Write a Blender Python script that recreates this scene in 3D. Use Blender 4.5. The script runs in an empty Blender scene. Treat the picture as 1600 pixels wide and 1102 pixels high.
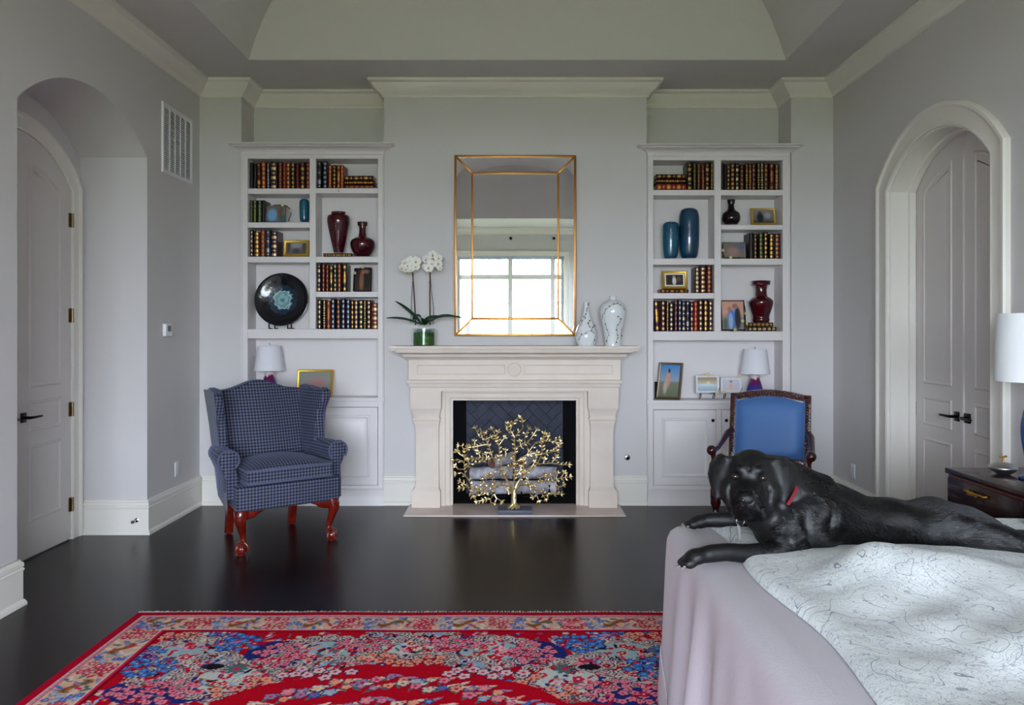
import bpy, bmesh, math, random
import numpy as np
from mathutils import Vector, Matrix, Euler
random.seed(7)
sc = bpy.context.scene
COL = sc.collection
PI = math.pi

# ---------------------------------------------------------------- camera
FPX, VX, VY, EYE = 1200.0, 804.0, 515.0, 1.5
cam_d = bpy.data.cameras.new('camera'); cam = bpy.data.objects.new('camera', cam_d); COL.objects.link(cam)
cam.location = (0, 0, EYE); cam.rotation_euler = (PI/2, 0, 0)
cam_d.sensor_width = 36.0; cam_d.lens = FPX/1600*36.0
cam_d.shift_x = -(VX-800)/1600; cam_d.shift_y = (VY-551)/1600
cam_d.clip_start = 0.05; cam_d.clip_end = 400
sc.camera = cam
# ---------------------------------------------------------------- world: even overcast sky
wd = bpy.data.worlds.new('sky'); sc.world = wd; wd.use_nodes = True
bg = wd.node_tree.nodes['Background']
bg.inputs[0].default_value = (0.78, 0.87, 1.0, 1); bg.inputs[1].default_value = 6.0
sc.view_settings.view_transform = 'Standard'; sc.view_settings.look = 'None'
sc.view_settings.gamma = 1.0; sc.view_settings.use_curve_mapping = False
sc.view_settings.exposure = 2.55
sc.cycles.use_denoising = True
sc.cycles.max_bounces = 10; sc.cycles.diffuse_bounces = 6; sc.cycles.glossy_bounces = 5
sc.cycles.transparent_max_bounces = 12
sc.cycles.sample_clamp_indirect = 8.0
# window bank in the wall behind the camera; portals guide the daylight
WINX = (-1.87, 1.69); WINZ = (0.45, 3.03); WALLY = -2.95
SWY, SWZ = (-2.55, -1.45), (0.45, 3.03)              # side windows behind the camera
def portal(loc, sx, sy, d):
    l = bpy.data.lights.new('window_portal', 'AREA'); l.shape = 'RECTANGLE'; l.size = sx; l.size_y = sy; l.cycles.is_portal = True
    o = bpy.data.objects.new('window_portal', l); COL.objects.link(o); o.location = loc
    o.rotation_euler = Vector(d).to_track_quat('-Z', 'Y').to_euler()
portal(((WINX[0]+WINX[1])/2, WALLY-0.16, (WINZ[0]+WINZ[1])/2), WINX[1]-WINX[0], WINZ[1]-WINZ[0], (0, 1, 0))
portal((-2.87, sum(SWY)/2, sum(SWZ)/2), SWY[1]-SWY[0], SWZ[1]-SWZ[0], (1, 0, 0))
portal((2.90, sum(SWY)/2, sum(SWZ)/2), SWY[1]-SWY[0], SWZ[1]-SWZ[0], (-1, 0, 0))

# ---------------------------------------------------------------- helpers
def W(x, y, Y):
    """photo pixel at real distance Y -> room point"""
    return Vector(((x-VX)*Y/FPX, Y, EYE-(y-VY)*Y/FPX))
def WX(x, Y): return (x-VX)*Y/FPX
def WZ(y, Y): return EYE-(y-VY)*Y/FPX
def lin(c):
    c = c/255.0
    return c/12.92 if c <= 0.04045 else ((c+0.055)/1.055)**2.4
def rgb(r, g, b): return (lin(r), lin(g), lin(b), 1.0)

MATS = {}
def mat(name, col, rough=0.5, metal=0.0, spec=0.5, bump=None, var=None, coat=0.0, sheen=0.0, trans=0.0, ior=1.45):
    """bump=(scale,strength[,stretch]) var=(scale, other colour)"""
    if name in MATS: return MATS[name]
    m = bpy.data.materials.new(name); m.use_nodes = True; MATS[name] = m
    nt = m.node_tree; b = nt.nodes['Principled BSDF']
    b.inputs['Base Color'].default_value = rgb(*col); b.inputs['Roughness'].default_value = rough
    b.inputs['Metallic'].default_value = metal; b.inputs['Specular IOR Level'].default_value = spec
    b.inputs['Coat Weight'].default_value = coat; b.inputs['Sheen Weight'].default_value = sheen
    b.inputs['Transmission Weight'].default_value = trans; b.inputs['IOR'].default_value = ior
    if bump or var:
        tc = nt.nodes.new('ShaderNodeTexCoord')
    if var:
        n = nt.nodes.new('ShaderNodeTexNoise'); n.inputs['Scale'].default_value = var[0]; n.inputs['Detail'].default_value = 4
        nt.links.new(tc.outputs['Object'], n.inputs['Vector'])
        r = nt.nodes.new('ShaderNodeMix'); r.data_type = 'RGBA'
        r.inputs[6].default_value = rgb(*col); r.inputs[7].default_value = rgb(*var[1])
        mp = nt.nodes.new('ShaderNodeMapRange'); mp.inputs[1].default_value = 0.35; mp.inputs[2].default_value = 0.65
        nt.links.new(n.outputs['Fac'], mp.inputs[0]); nt.links.new(mp.outputs[0], r.inputs[0])
        nt.links.new(r.outputs[2], b.inputs['Base Color'])
    if bump:
        n = nt.nodes.new('ShaderNodeTexNoise'); n.inputs['Scale'].default_value = bump[0]; n.inputs['Detail'].default_value = 4
        if len(bump) > 2:
            mpn = nt.nodes.new('ShaderNodeMapping'); mpn.inputs['Scale'].default_value = bump[2]
            nt.links.new(tc.outputs['Object'], mpn.inputs[0]); nt.links.new(mpn.outputs[0], n.inputs['Vector'])
        else:
            nt.links.new(tc.outputs['Object'], n.inputs['Vector'])
        bp = nt.nodes.new('ShaderNodeBump'); bp.inputs['Strength'].default_value = bump[1]; bp.inputs['Distance'].default_value = 0.01
        nt.links.new(n.outputs['Fac'], bp.inputs['Height']); nt.links.new(bp.outputs[0], b.inputs['Normal'])
    return m

def attr_mat(name, rough=0.5, spec=0.4, bump=None, sheen=0.0):
    if name in MATS: return MATS[name]
    m = bpy.data.materials.new(name); m.use_nodes = True; MATS[name] = m
    nt = m.node_tree; b = nt.nodes['Principled BSDF']
    a = nt.nodes.new('ShaderNodeAttribute'); a.attribute_name = 'Col'
    nt.links.new(a.outputs['Color'], b.inputs['Base Color'])
    b.inputs['Roughness'].default_value = rough; b.inputs['Specular IOR Level'].default_value = spec
    b.inputs['Sheen Weight'].default_value = sheen
    if bump:
        tc = nt.nodes.new('ShaderNodeTexCoord'); n = nt.nodes.new('ShaderNodeTexNoise'); n.inputs['Scale'].default_value = bump[0]
        nt.links.new(tc.outputs['Object'], n.inputs['Vector'])
        bp = nt.nodes.new('ShaderNodeBump'); bp.inputs['Strength'].default_value = bump[1]; bp.inputs['Distance'].default_value = 0.005
        nt.links.new(n.outputs['Fac'], bp.inputs['Height']); nt.links.new(bp.outputs[0], b.inputs['Normal'])
    return m

ORG = {}
def origin_of(o):
    while o is not None:
        if o.name in ORG: return ORG[o.name]
        o = o.parent
    return Vector((0, 0, 0))
def tag(o, label=None, cat=None, group=None, kind=None):
    if label: o['label'] = label
    if cat: o['category'] = cat
    if group: o['group'] = group
    if kind: o['kind'] = kind
    return o
def thing(name, label, cat, loc=(0, 0, 0), rotz=0.0, group=None, world=True):
    """Empty at the base; world=True: its parts are given in room coordinates"""
    o = bpy.data.objects.new(name, None); COL.objects.link(o); o.empty_display_size = 0.1
    o.location = loc; o.rotation_euler = (0, 0, rotz)
    ORG[o.name] = Vector(loc) if world else Vector((0, 0, 0))
    return tag(o, label, cat, group)

def offset_poly(poly, d):
    """inset a CCW polygon by d"""
    n = len(poly); out = []
    for i in range(n):
        p0, p1, p2 = Vector(poly[i-1]), Vector(poly[i]), Vector(poly[(i+1) % n])
        a = (p1-p0).normalized(); b = (p2-p1).normalized()
        na = Vector((-a.y, a.x)); nb = Vector((-b.y, b.x))
        m = na+nb
        if m.length < 1e-6: m = na
        m.normalize(); k = max(0.35, m.dot(na))
        out.append(tuple(p1+m*(d/k)))
    return out

class MB:
    def __init__(s): s.v = []; s.f = []
    def add(s, vs, fs):
        o = len(s.v); s.v += [tuple(v) for v in vs]; s.f += [tuple(i+o for i in f) for f in fs]; return s
    def box(s, x0, x1, y0, y1, z0, z1):
        vs = [(x, y, z) for z in (z0, z1) for y in (y0, y1) for x in (x0, x1)]
        return s.add(vs, [(0, 2, 3, 1), (4, 5, 7, 6), (0, 1, 5, 4), (2, 6, 7, 3), (0, 4, 6, 2), (1, 3, 7, 5)])
    def obox(s, c, ax, ay, az):
        """oriented box: centre, three half-axis vectors"""
        c, ax, ay, az = Vector(c), Vector(ax), Vector(ay), Vector(az)
        vs = [c+ax*x+ay*y+az*z for z in (-1, 1) for y in (-1, 1) for x in (-1, 1)]
        return s.add(vs, [(0, 2, 3, 1), (4, 5, 7, 6), (0, 1, 5, 4), (2, 6, 7, 3), (0, 4, 6, 2), (1, 3, 7, 5)])
    def prism(s, poly, mp, w0, w1):
        """extrude 2D polygon; mp(u,v,w)->xyz"""
        n = len(poly)
        vs = [mp(u, v, w0) for u, v in poly]+[mp(u, v, w1) for u, v in poly]
        fs = [tuple(range(n))[::-1], tuple(range(n, 2*n))]+[(i, (i+1) % n, n+(i+1) % n, n+i) for i in range(n)]
        return s.add(vs, fs)
    def loft(s, rings, closed=True, cap0=True, cap1=True):
        n = len(rings[0]); vs = [p for r in rings for p in r]; fs = []
        for k in range(len(rings)-1):
            for i in range(n if closed else n-1):
                j = (i+1) % n
                fs.append((k*n+i, k*n+j, (k+1)*n+j, (k+1)*n+i))
        if closed and cap0: fs.append(tuple(range(n))[::-1])
        if closed and cap1: fs.append(tuple(range((len(rings)-1)*n, len(rings)*n)))
        return s.add(vs, fs)
    def lathe(s, prof, c=(0, 0, 0), segs=32, caps=True):
        rings = []
        for r, z in prof:
            rings.append([(c[0]+r*math.cos(2*PI*i/segs), c[1]+r*math.sin(2*PI*i/segs), c[2]+z) for i in range(segs)])
        return s.loft(rings, True, caps, caps)
    def tube(s, pts, rad, segs=8, caps=True, flat=None):
        pts = [Vector(p) for p in pts]; n = len(pts)
        if not hasattr(rad, '__len__'): rad = [rad]*n
        rings = []; up = None
        for i in range(n):
            t = (pts[min(i+1, n-1)]-pts[max(i-1, 0)])
            if t.length < 1e-9: t = Vector((0, 0, 1))
            t.normalize()
            if up is None:
                up = Vector((0, 0, 1)) if abs(t.z) < 0.9 else Vector((1, 0, 0))
            a = t.cross(up)
            if a.length < 1e-6: a = t.cross(Vector((0, 1, 0)))
            a.normalize(); b = a.cross(t).normalized(); up = b
            r = rad[i]; ra, rb = (r, r) if not hasattr(r, '__len__') else r
            rings.append([pts[i]+a*(ra*math.cos(2*PI*k/segs))+b*(rb*math.sin(2*PI*k/segs)) for k in range(segs)])
        return s.loft(rings, True, caps, caps)
    def ball(s, c, r, segs=16, rings=10, rot=None):
        if not hasattr(r, '__len__'): r = (r, r, r)
        c = Vector(c); vs = []; fs = []
        R = rot if rot is not None else Matrix.Identity(3)
        vs.append(c+R @ Vector((0, 0, -r[2])))
        for i in range(1, rings):
            t = -PI/2+PI*i/rings
            for k in range(segs):
                p = 2*PI*k/segs
                vs.append(c+R @ Vector((r[0]*math.cos(t)*math.cos(p), r[1]*math.cos(t)*math.sin(p), r[2]*math.sin(t))))
        vs.append(c+R @ Vector((0, 0, r[2])))
        for k in range(segs): fs.append((0, 1+(k+1) % segs, 1+k))
        for i in range(rings-2):
            for k in range(segs):
                a = 1+i*segs+k; b = 1+i*segs+(k+1) % segs
                fs.append((a, b, b+segs, a+segs))
        L = len(vs)-1; o = 1+(rings-2)*segs
        for k in range(segs): fs.append((o+k, o+(k+1) % segs, L))
        return s.add(vs, fs)
    def sweep(s, path, prof, mp, closed=False):
        """sweep section prof [(n,w)] along 2D path; n is measured along the path's left normal"""
        n = len(path); rings = []
        for i in range(n):
            p1 = Vector(path[i])
            p0 = Vector(path[i-1]) if (closed or i > 0) else None
            p2 = Vector(path[(i+1) % n]) if (closed or i < n-1) else None
            a = (p1-p0).normalized() if p0 is not None else (p2-p1).normalized()
            b = (p2-p1).normalized() if p2 is not None else a
            na = Vector((-a.y, a.x)); nb = Vector((-b.y, b.x)); m = na+nb
            if m.length < 1e-6: m = na.copy()
            m.normalize(); m = m/max(0.3, m.dot(na))
            rings.append([mp(*(p1+m*q[0]), q[1]) for q in prof])
        if closed: rings.append(rings[0])
        return s.loft(rings, True, not closed, not closed)
    def grid(s, f, nu, nv):
        vs = [f(i/(nu-1), j/(nv-1)) for j in range(nv) for i in range(nu)]
        return s.add(vs, [(j*nu+i, j*nu+i+1, (j+1)*nu+i+1, (j+1)*nu+i) for j in range(nv-1) for i in range(nu-1)])
    def build(s, name, m, parent=None, smooth=35, bevel=None, subsurf=0, uvbox=False, label=None, doubles=False):
        me = bpy.data.meshes.new(name)
        og = origin_of(parent)
        bm = bmesh.new()
        vs = [bm.verts.new((v[0]-og.x, v[1]-og.y, v[2]-og.z)) for v in s.v]
        for f in s.f:
            try: bm.faces.new([vs[i] for i in f])
            except ValueError: pass
        if doubles: bmesh.ops.remove_doubles(bm, verts=bm.verts, dist=1e-5)
        bmesh.ops.recalc_face_normals(bm, faces=bm.faces)
        if bevel:
            es = [e for e in bm.edges if len(e.link_faces) == 2 and e.calc_face_angle(0) > 0.5]
            bmesh.ops.bevel(bm, geom=es, offset=bevel[0], segments=bevel[1], profile=0.5, affect='EDGES', clamp_overlap=True)
        if uvbox:
            uv = bm.loops.layers.uv.new('UVMap')
            for f in bm.faces:
                nx, ny, nz = (abs(c) for c in f.normal)
                for l in f.loops:
                    x, y, z = l.vert.co
                    l[uv].uv = (y, z) if nx >= ny and nx >= nz else ((x, z) if ny >= nz else (x, y))
        bm.to_mesh(me); bm.free()
        if smooth is not None:
            me.polygons.foreach_set('use_smooth', [True]*len(me.polygons))
            if smooth < 180: me.set_sharp_from_angle(angle=math.radians(smooth))
        me.materials.append(m)
        o = bpy.data.objects.new(name, me); COL.objects.link(o)
        if parent is not None: o.parent = parent
        if subsurf:
            sm = o.modifiers.new('subsurf', 'SUBSURF'); sm.levels = subsurf; sm.render_levels = subsurf
        if label: o['label'] = label
        return o
def struct(mb, name, m, parent=None, **k):
    o = mb.build(name, m, parent, **k)
    if parent is None: o['kind'] = 'structure'
    return o
def part(name, m, parent, **k):
    """shorthand: part(name, mat, parent, box=(...)) for a single (bevelled) box"""
    b = k.pop('box'); mb = MB().box(*b)
    k.setdefault('bevel', (0.002, 1))
    return mb.build(name, m, parent, **k)
PLAN = lambda u, v, w: (u, v, w)             # 2D plan, w up
def copy_tree(o, parent=None):
    c = o.copy(); COL.objects.link(c); c.parent = parent
    for ch in list(o.children): copy_tree(ch, c)
    return c
def arc(cy, half, z0, rise, n=24, y0=None):
    """circular segment arch from (cy+half,z0) over to (cy-half,z0)"""
    R = (half*half+rise*rise)/(2*rise); zc = z0+rise-R; a0 = math.asin(min(1, half/R))
    if rise > half: a0 = PI-a0
    return [(cy+R*math.sin(a0*(1-2*i/n)), zc+R*math.cos(a0*(1-2*i/n))) for i in range(n+1)]

# ---------------------------------------------------------------- shared materials
M_WALL = mat('wall_paint', (207, 204, 204), 0.6, spec=0.3, bump=(180, 0.03))
M_CEIL = mat('ceiling_paint', (207, 204, 202), 0.7, spec=0.2, bump=(160, 0.03))
M_TRIM = mat('trim_paint', (229, 225, 217), 0.35, spec=0.4)
M_DOOR = mat('door_paint', (214, 208, 206), 0.35, spec=0.4)
M_CAB = mat('cabinet_paint', (222, 217, 217), 0.35, spec=0.4)
M_STONE = mat('limestone', (226, 215, 204), 0.55, spec=0.35, bump=(60, 0.05), var=(4, (221, 208, 196)))
M_BRASS = mat('aged_brass', (128, 110, 78), 0.35, 1.0)
M_GOLD = mat('gilt', (190, 140, 60), 0.35, 1.0)
M_CHROME = mat('nickel', (190, 190, 195), 0.18, 1.0)
M_BRONZE = mat('dark_bronze', (45, 38, 34), 0.3, 1.0)
M_BLACKMETAL = mat('black_iron', (18, 18, 20), 0.5, 0.6)
M_MAHOG = mat('mahogany', (120, 30, 16), 0.18, coat=0.6, bump=(30, 0.05), var=(14, (86, 18, 10)))
M_DARKWOOD = mat('dark_walnut', (46, 22, 18), 0.25, coat=0.4, var=(9, (62, 30, 22)))
# ================================================================ THE ROOM
XL, XR, YF, YN = -2.694, 2.726, 6.57, 6.89          # side walls, breast/pilaster plane, niche plane
CZ = 3.62                                            # soffit height
PXL, PXR = WX(377, YF), WX(1236, YF)                 # pilaster inner edges
BXL, BXR = WX(600, YF), WX(1010.5, YF)               # chimney breast edges

def wood_floor():
    m = bpy.data.materials.new('dark_plank_floor'); m.use_nodes = True; nt = m.node_tree; b = nt.nodes['Principled BSDF']
    tc = nt.nodes.new('ShaderNodeTexCoord'); mp = nt.nodes.new('ShaderNodeMapping'); mp.inputs['Rotation'].default_value = (0, 0, PI/2)
    nt.links.new(tc.outputs['Object'], mp.inputs[0])
    br = nt.nodes.new('ShaderNodeTexBrick'); br.inputs['Scale'].default_value = 1.0
    br.inputs['Brick Width'].default_value = 1.6; br.inputs['Row Height'].default_value = 0.13; br.inputs['Mortar Size'].default_value = 0.0012
    br.inputs['Color1'].default_value = rgb(28, 17, 19); br.inputs['Color2'].default_value = rgb(24, 14, 16); br.inputs['Mortar'].default_value = rgb(16, 11, 12)
    nt.links.new(mp.outputs[0], br.inputs['Vector'])
    nt.links.new(br.outputs['Color'], b.inputs['Base Color'])
    n = nt.nodes.new('ShaderNodeTexNoise'); n.inputs['Scale'].default_value = 6
    mp2 = nt.nodes.new('ShaderNodeMapping'); mp2.inputs['Scale'].default_value = (8, 0.6, 1)
    nt.links.new(tc.outputs['Object'], mp2.inputs[0]); nt.links.new(mp2.outputs[0], n.inputs['Vector'])
    mr = nt.nodes.new('ShaderNodeMapRange'); mr.inputs[3].default_value = 0.27; mr.inputs[4].default_value = 0.27
    nt.links.new(n.outputs['Fac'], mr.inputs[0]); nt.links.new(mr.outputs[0], b.inputs['Roughness'])
    bp = nt.nodes.new('ShaderNodeBump'); bp.inputs['Strength'].default_value = 0.0; bp.inputs['Distance'].default_value = 0.001
    nt.links.new(n.outputs['Fac'], bp.inputs['Height']); nt.links.new(bp.outputs[0], b.inputs['Normal'])
    b.inputs['Specular IOR Level'].default_value = 0.22
    return m
struct(MB().box(-3.6, 3.2, -3.2, 7.3, -0.12, 0), 'floor', wood_floor())
struct(MB().box(-60, 60, -90, 30, -0.6, -0.5), 'ground', mat('lawn', (88, 98, 40), 0.9, var=(3, (76, 88, 32))))

# ---- left wall with arched recess
AL = dict(cy=(5.632+4.16)/2, half=(5.632-4.16)/2, z0=2.76, rise=0.29)
def holed(mb, x0, x1, ya, yb, ztop):
    mb.box(x0, x1, ya, SWY[0], 0, ztop); mb.box(x0, x1, SWY[1], yb, 0, ztop)
    mb.box(x0, x1, SWY[0], SWY[1], 0, SWZ[0]); mb.box(x0, x1, SWY[0], SWY[1], SWZ[1], ztop)
def arch_wall(mb, x0, x1, ya, yb, ztop, A, n=24):
    mp = lambda u, v, w: (w, u, v)
    lo, hi = A['cy']-A['half'], A['cy']+A['half']
    holed(mb, x0, x1, ya, lo, ztop); mb.box(x0, x1, hi, yb, 0, ztop)
    a = arc(A['cy'], A['half'], A['z0'], A['rise'], n)
    for (p, q) in zip(a[:-1], a[1:]):
        mb.prism([p, (p[0], ztop), (q[0], ztop), q][::-1], mp, x0, x1)
wl = MB()
lo_, hi_ = AL['cy']-AL['half'], AL['cy']+AL['half']
holed(wl, -2.9, XL, -3.15, 3.4, CZ+.3); wl.box(-3.187, XL, 3.4, lo_, 0, CZ+.3); wl.box(-3.187, XL, hi_, 6.9, 0, CZ+.3)
for (p, q) in zip(arc(AL['cy'], AL['half'], AL['z0'], AL['rise'])[:-1], arc(AL['cy'], AL['half'], AL['z0'], AL['rise'])[1:]):
    wl.prism([p, (p[0], CZ+.3), (q[0], CZ+.3), q][::-1], lambda u, v, w: (w, u, v), -3.187, XL)
wl.box(-3.4, -3.187, 3.3, 6.9, 0, CZ+0.3)
struct(wl, 'wall_left', M_WALL, smooth=20)
# ---- right wall with arched double door
AR = dict(cy=(5.58+4.37)/2, half=(5.58-4.37)/2, z0=2.5, rise=0.30)
wr = MB(); arch_wall(wr, XR, 2.906, -3.15, 6.9, CZ+0.3, AR)
wr.box(2.96, 3.2, 3.3, 6.9, 0, CZ+0.3)
struct(wr, 'wall_right', M_WALL, smooth=20)
# ---- far wall: pilasters, niches above the bookcases, chimney breast round the firebox
FBX, FBZ = 0.535, 0.91
wf = MB()
wf.box(XL, PXL, YF, 7.3, 0, CZ); wf.box(PXR, XR, YF, 7.3, 0, CZ)
wf.box(PXL, BXL, YN, 7.3, 0, CZ); wf.box(BXR, PXR, YN, 7.3, 0, CZ)
wf.box(BXL, -FBX, YF, 7.3, 0, CZ); wf.box(FBX, BXR, YF, 7.3, 0, CZ); wf.box(-FBX, FBX, YF, 7.3, FBZ, CZ)
wf.box(-FBX, FBX, 7.1, 7.3, 0, FBZ)
struct(wf, 'wall_far', M_WALL)
# ---- near wall with the window bank (behind the camera, seen in the mirror)
wn = MB(); y0, y1 = WALLY-0.2, WALLY
wn.box(-3.4, WINX[0], y0, y1, 0, CZ+0.2); wn.box(WINX[1], 3.2, y0, y1, 0, CZ+0.2)
wn.box(WINX[0], WINX[1], y0, y1, 0, WINZ[0]); wn.box(WINX[0], WINX[1], y0, y1, WINZ[1], CZ+0.2)
struct(wn, 'wall_near', M_WALL)
# ---- ceiling: soffit ring and barrel vault
TX0, TX1, TY0, TY1 = -2.09, 2.13, -1.6, 6.04
ce = MB()
ce.box(-3.4, TX0, -3.15, 7.3, CZ, CZ+0.15); ce.box(TX1, 3.2, -3.15, 7.3, CZ, CZ+0.15)
ce.box(TX0, TX1, -3.15, TY0, CZ, CZ+0.15); ce.box(TX0, TX1, TY1, 7.3, CZ, CZ+0.15)
va = arc((TX0+TX1)/2, (TX1-TX0)/2, CZ, 1.62, 36)
outer = [(p[0]+(0.12 if p[0] > 0 else -0.12)*(abs(p[0])/2.1), p[1]+0.12) for p in va]
mpY = lambda u, v, w: (u, w, v)
for i in range(36):
    ce.prism([va[i], va[i+1], outer[i+1], outer[i]], mpY, TY0-0.1, TY1+0.1)
vl = [(p[0], max(p[1], CZ+.002)) for p in va]
ce.prism(vl, mpY, TY1-.003, TY1+0.1); ce.prism(vl, mpY, TY0-0.1, TY0+.003)
struct(ce, 'ceiling', M_CEIL, smooth=20)
# ---- crown
crown = [(0, 3.485), (.014, 3.485), (.014, 3.498), (.02, 3.502), (.024, 3.512), (.034, 3.52), (.06, 3.538), (.082, 3.566), (.094, 3.588), (.112, 3.594), (.12, 3.6), (.12, CZ), (0, CZ)]
ring = [(XL, YF), (XL, WALLY), (XR, WALLY), (XR, YF), (PXR, YF), (PXR, YN), (BXR, YN), (BXR, YF), (BXL, YF), (BXL, YN), (PXL, YN), (PXL, YF)]
struct(MB().sweep(ring, crown, PLAN, closed=True), 'trim_1', M_TRIM)
# ---- baseboards
bb = [(0, 0), (.034, 0), (.034, .012), (.026, .03), (.02, .034), (.02, .188), (.025, .192), (.025, .2), (.018, .206), (.024, .214), (.022, .234), (.012, .24), (.012, .25), (0, .254)]
struct(MB().sweep([(XL, YF), (XL, 5.632), (-3.15, 5.632)], bb, PLAN).sweep([(-3.187, 4.16), (XL, 4.16), (XL, WALLY)], bb, PLAN), 'baseboard_left', M_TRIM)
struct(MB().sweep([(XR, WALLY), (XR, 4.2)], bb, PLAN).sweep([(XR, 5.735), (XR, YF)], bb, PLAN), 'baseboard_right', M_TRIM)
struct(MB().sweep([(XR-.03, YF), (PXR, YF)], bb, PLAN).sweep([(BXR, YF), (0.84, YF)], bb, PLAN).sweep([(-0.84, YF), (BXL, YF)], bb, PLAN).sweep([(PXL, YF), (XL+.03, YF)], bb, PLAN), 'baseboard_far', M_TRIM)
struct(MB().sweep([(XL+.03, WALLY), (XR-.03, WALLY)], bb, PLAN), 'baseboard_near', M_TRIM)

# ---- windows: four units with transom lights
M_GLASS = bpy.data.materials.new('window_glass'); M_GLASS.use_nodes = True
nt = M_GLASS.node_tree; nt.nodes.clear()
o_ = nt.nodes.new('ShaderNodeOutputMaterial'); mx = nt.nodes.new('ShaderNodeMixShader'); tr = nt.nodes.new('ShaderNodeBsdfTransparent'); gl = nt.nodes.new('ShaderNodeBsdfGlossy')
gl.inputs['Roughness'].default_value = 0.02; fr = nt.nodes.new('ShaderNodeFresnel'); fr.inputs[0].default_value = 1.3
nt.links.new(fr.outputs[0], mx.inputs[0]); nt.links.new(tr.outputs[0], mx.inputs[1]); nt.links.new(gl.outputs[0], mx.inputs[2]); nt.links.new(mx.outputs[0], o_.inputs[0])
wu = (WINX[1]-WINX[0])/4
M_SHADE = mat('shade_cloth', (176, 184, 198), 0.8)
for i in range(4):
    xa = WINX[0]+i*wu; xb = xa+wu
    w = bpy.data.objects.new('window_%d' % (i+1), None); COL.objects.link(w); w['kind'] = 'structure'
    fr_ = MB(); t = 0.05
    fr_.box(xa, xa+t, WALLY-.13, WALLY-.05, *WINZ).box(xb-t, xb, WALLY-.13, WALLY-.05, *WINZ)
    fr_.box(xa+t, xb-t, WALLY-.13, WALLY-.05, WINZ[0], WINZ[0]+.07).box(xa+t, xb-t, WALLY-.13, WALLY-.05, WINZ[1]-.05, WINZ[1])
    fr_.box(xa+t, xb-t, WALLY-.13, WALLY-.04, 2.55, 2.65)
    fr_.build('window_frame', M_TRIM, w)
    xm = (xa+xb)/2; mu = MB()
    mu.box(xm-.009, xm+.009, WALLY-.105, WALLY-.085, WINZ[0]+.07, 2.55); mu.box(xm-.006, xm+.006, WALLY-.105, WALLY-.085, 2.65, WINZ[1]-.05)
    for z in (2.07, 1.55, 1.03): mu.box(xa+t, xb-t, WALLY-.104, WALLY-.086, z-.009, z+.009)
    mu.build('muntin', M_TRIM, w)
    MB().box(xa+t, xb-t, WALLY-.098, WALLY-.094, WINZ[0]+.07, 2.55).build('pane', M_GLASS, w)
    MB().box(xa+t, xb-t, WALLY-.098, WALLY-.094, 2.65, WINZ[1]-.05).build('pane', M_GLASS, w)
    MB().box(xa+.02, xb-.02, WALLY-.045, WALLY-.005, 2.965, WINZ[1]).build('roller_shade', M_SHADE, w)
for wi, (xw, sg) in enumerate(((XL, -1), (XR, 1))):
    w = bpy.data.objects.new('window_%d' % (5+wi), None); COL.objects.link(w); w['kind'] = 'structure'
    fr_ = MB(); t = .05; xa_, xb_ = sorted((xw+sg*.06, xw+sg*.13)); ym = sum(SWY)/2
    for a, b in ((SWY[0], SWY[0]+t), (ym-.05, ym+.05), (SWY[1]-t, SWY[1])): fr_.box(xa_, xb_, a, b, *SWZ)
    fr_.box(xa_, xb_, *SWY, SWZ[0], SWZ[0]+.07).box(xa_, xb_, *SWY, SWZ[1]-.05, SWZ[1]).box(xa_, xb_, *SWY, 2.55, 2.65)
    fr_.build('window_frame', M_TRIM, w)
    mu = MB(); xm = xw+sg*.096
    for y in ((SWY[0]+ym)/2, (SWY[1]+ym)/2): mu.box(xm-.009, xm+.009, y-.009, y+.009, SWZ[0]+.07, SWZ[1]-.05)
    for z in (2.07, 1.55, 1.03): mu.box(xm-.0085, xm+.0085, SWY[0]+t, SWY[1]-t, z-.009, z+.009)
    mu.build('muntin', M_TRIM, w)
    for a, b in ((SWY[0]+t, ym-.05), (ym+.05, SWY[1]-t)):
        for z0, z1 in ((SWZ[0]+.07, 2.55), (2.65, SWZ[1]-.05)): MB().box(xm-.002, xm+.002, a, b, z0, z1).build('pane', M_GLASS, w)
cs = [(0, 0), (0, .025), (-.02, .03), (-.09, .02), (-.11, .03), (-.11, 0)]
for n_t, xw, sg in ((3, XL, 1), (4, XR, -1)): struct(MB().sweep([(SWY[1], SWZ[0]), (SWY[1], SWZ[1]), (SWY[0], SWZ[1]), (SWY[0], SWZ[0])], cs, lambda u, v, w: (xw+sg*w, u, v)).box(*sorted((xw, xw+sg*.06)), SWY[0]-.14, SWY[1]+.14, SWZ[0]-.05, SWZ[0]), 'trim_%d' % n_t, M_TRIM)
struct(MB().sweep([(WINX[1], WINZ[0]), (WINX[1], WINZ[1]), (WINX[0], WINZ[1]), (WINX[0], WINZ[0])], cs, lambda u, v, w: (u, WALLY+w, v)).box(WINX[0]-.14, WINX[1]+.14, WALLY, WALLY+.06, WINZ[0]-.05, WINZ[0]), 'trim_2', M_TRIM)

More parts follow.
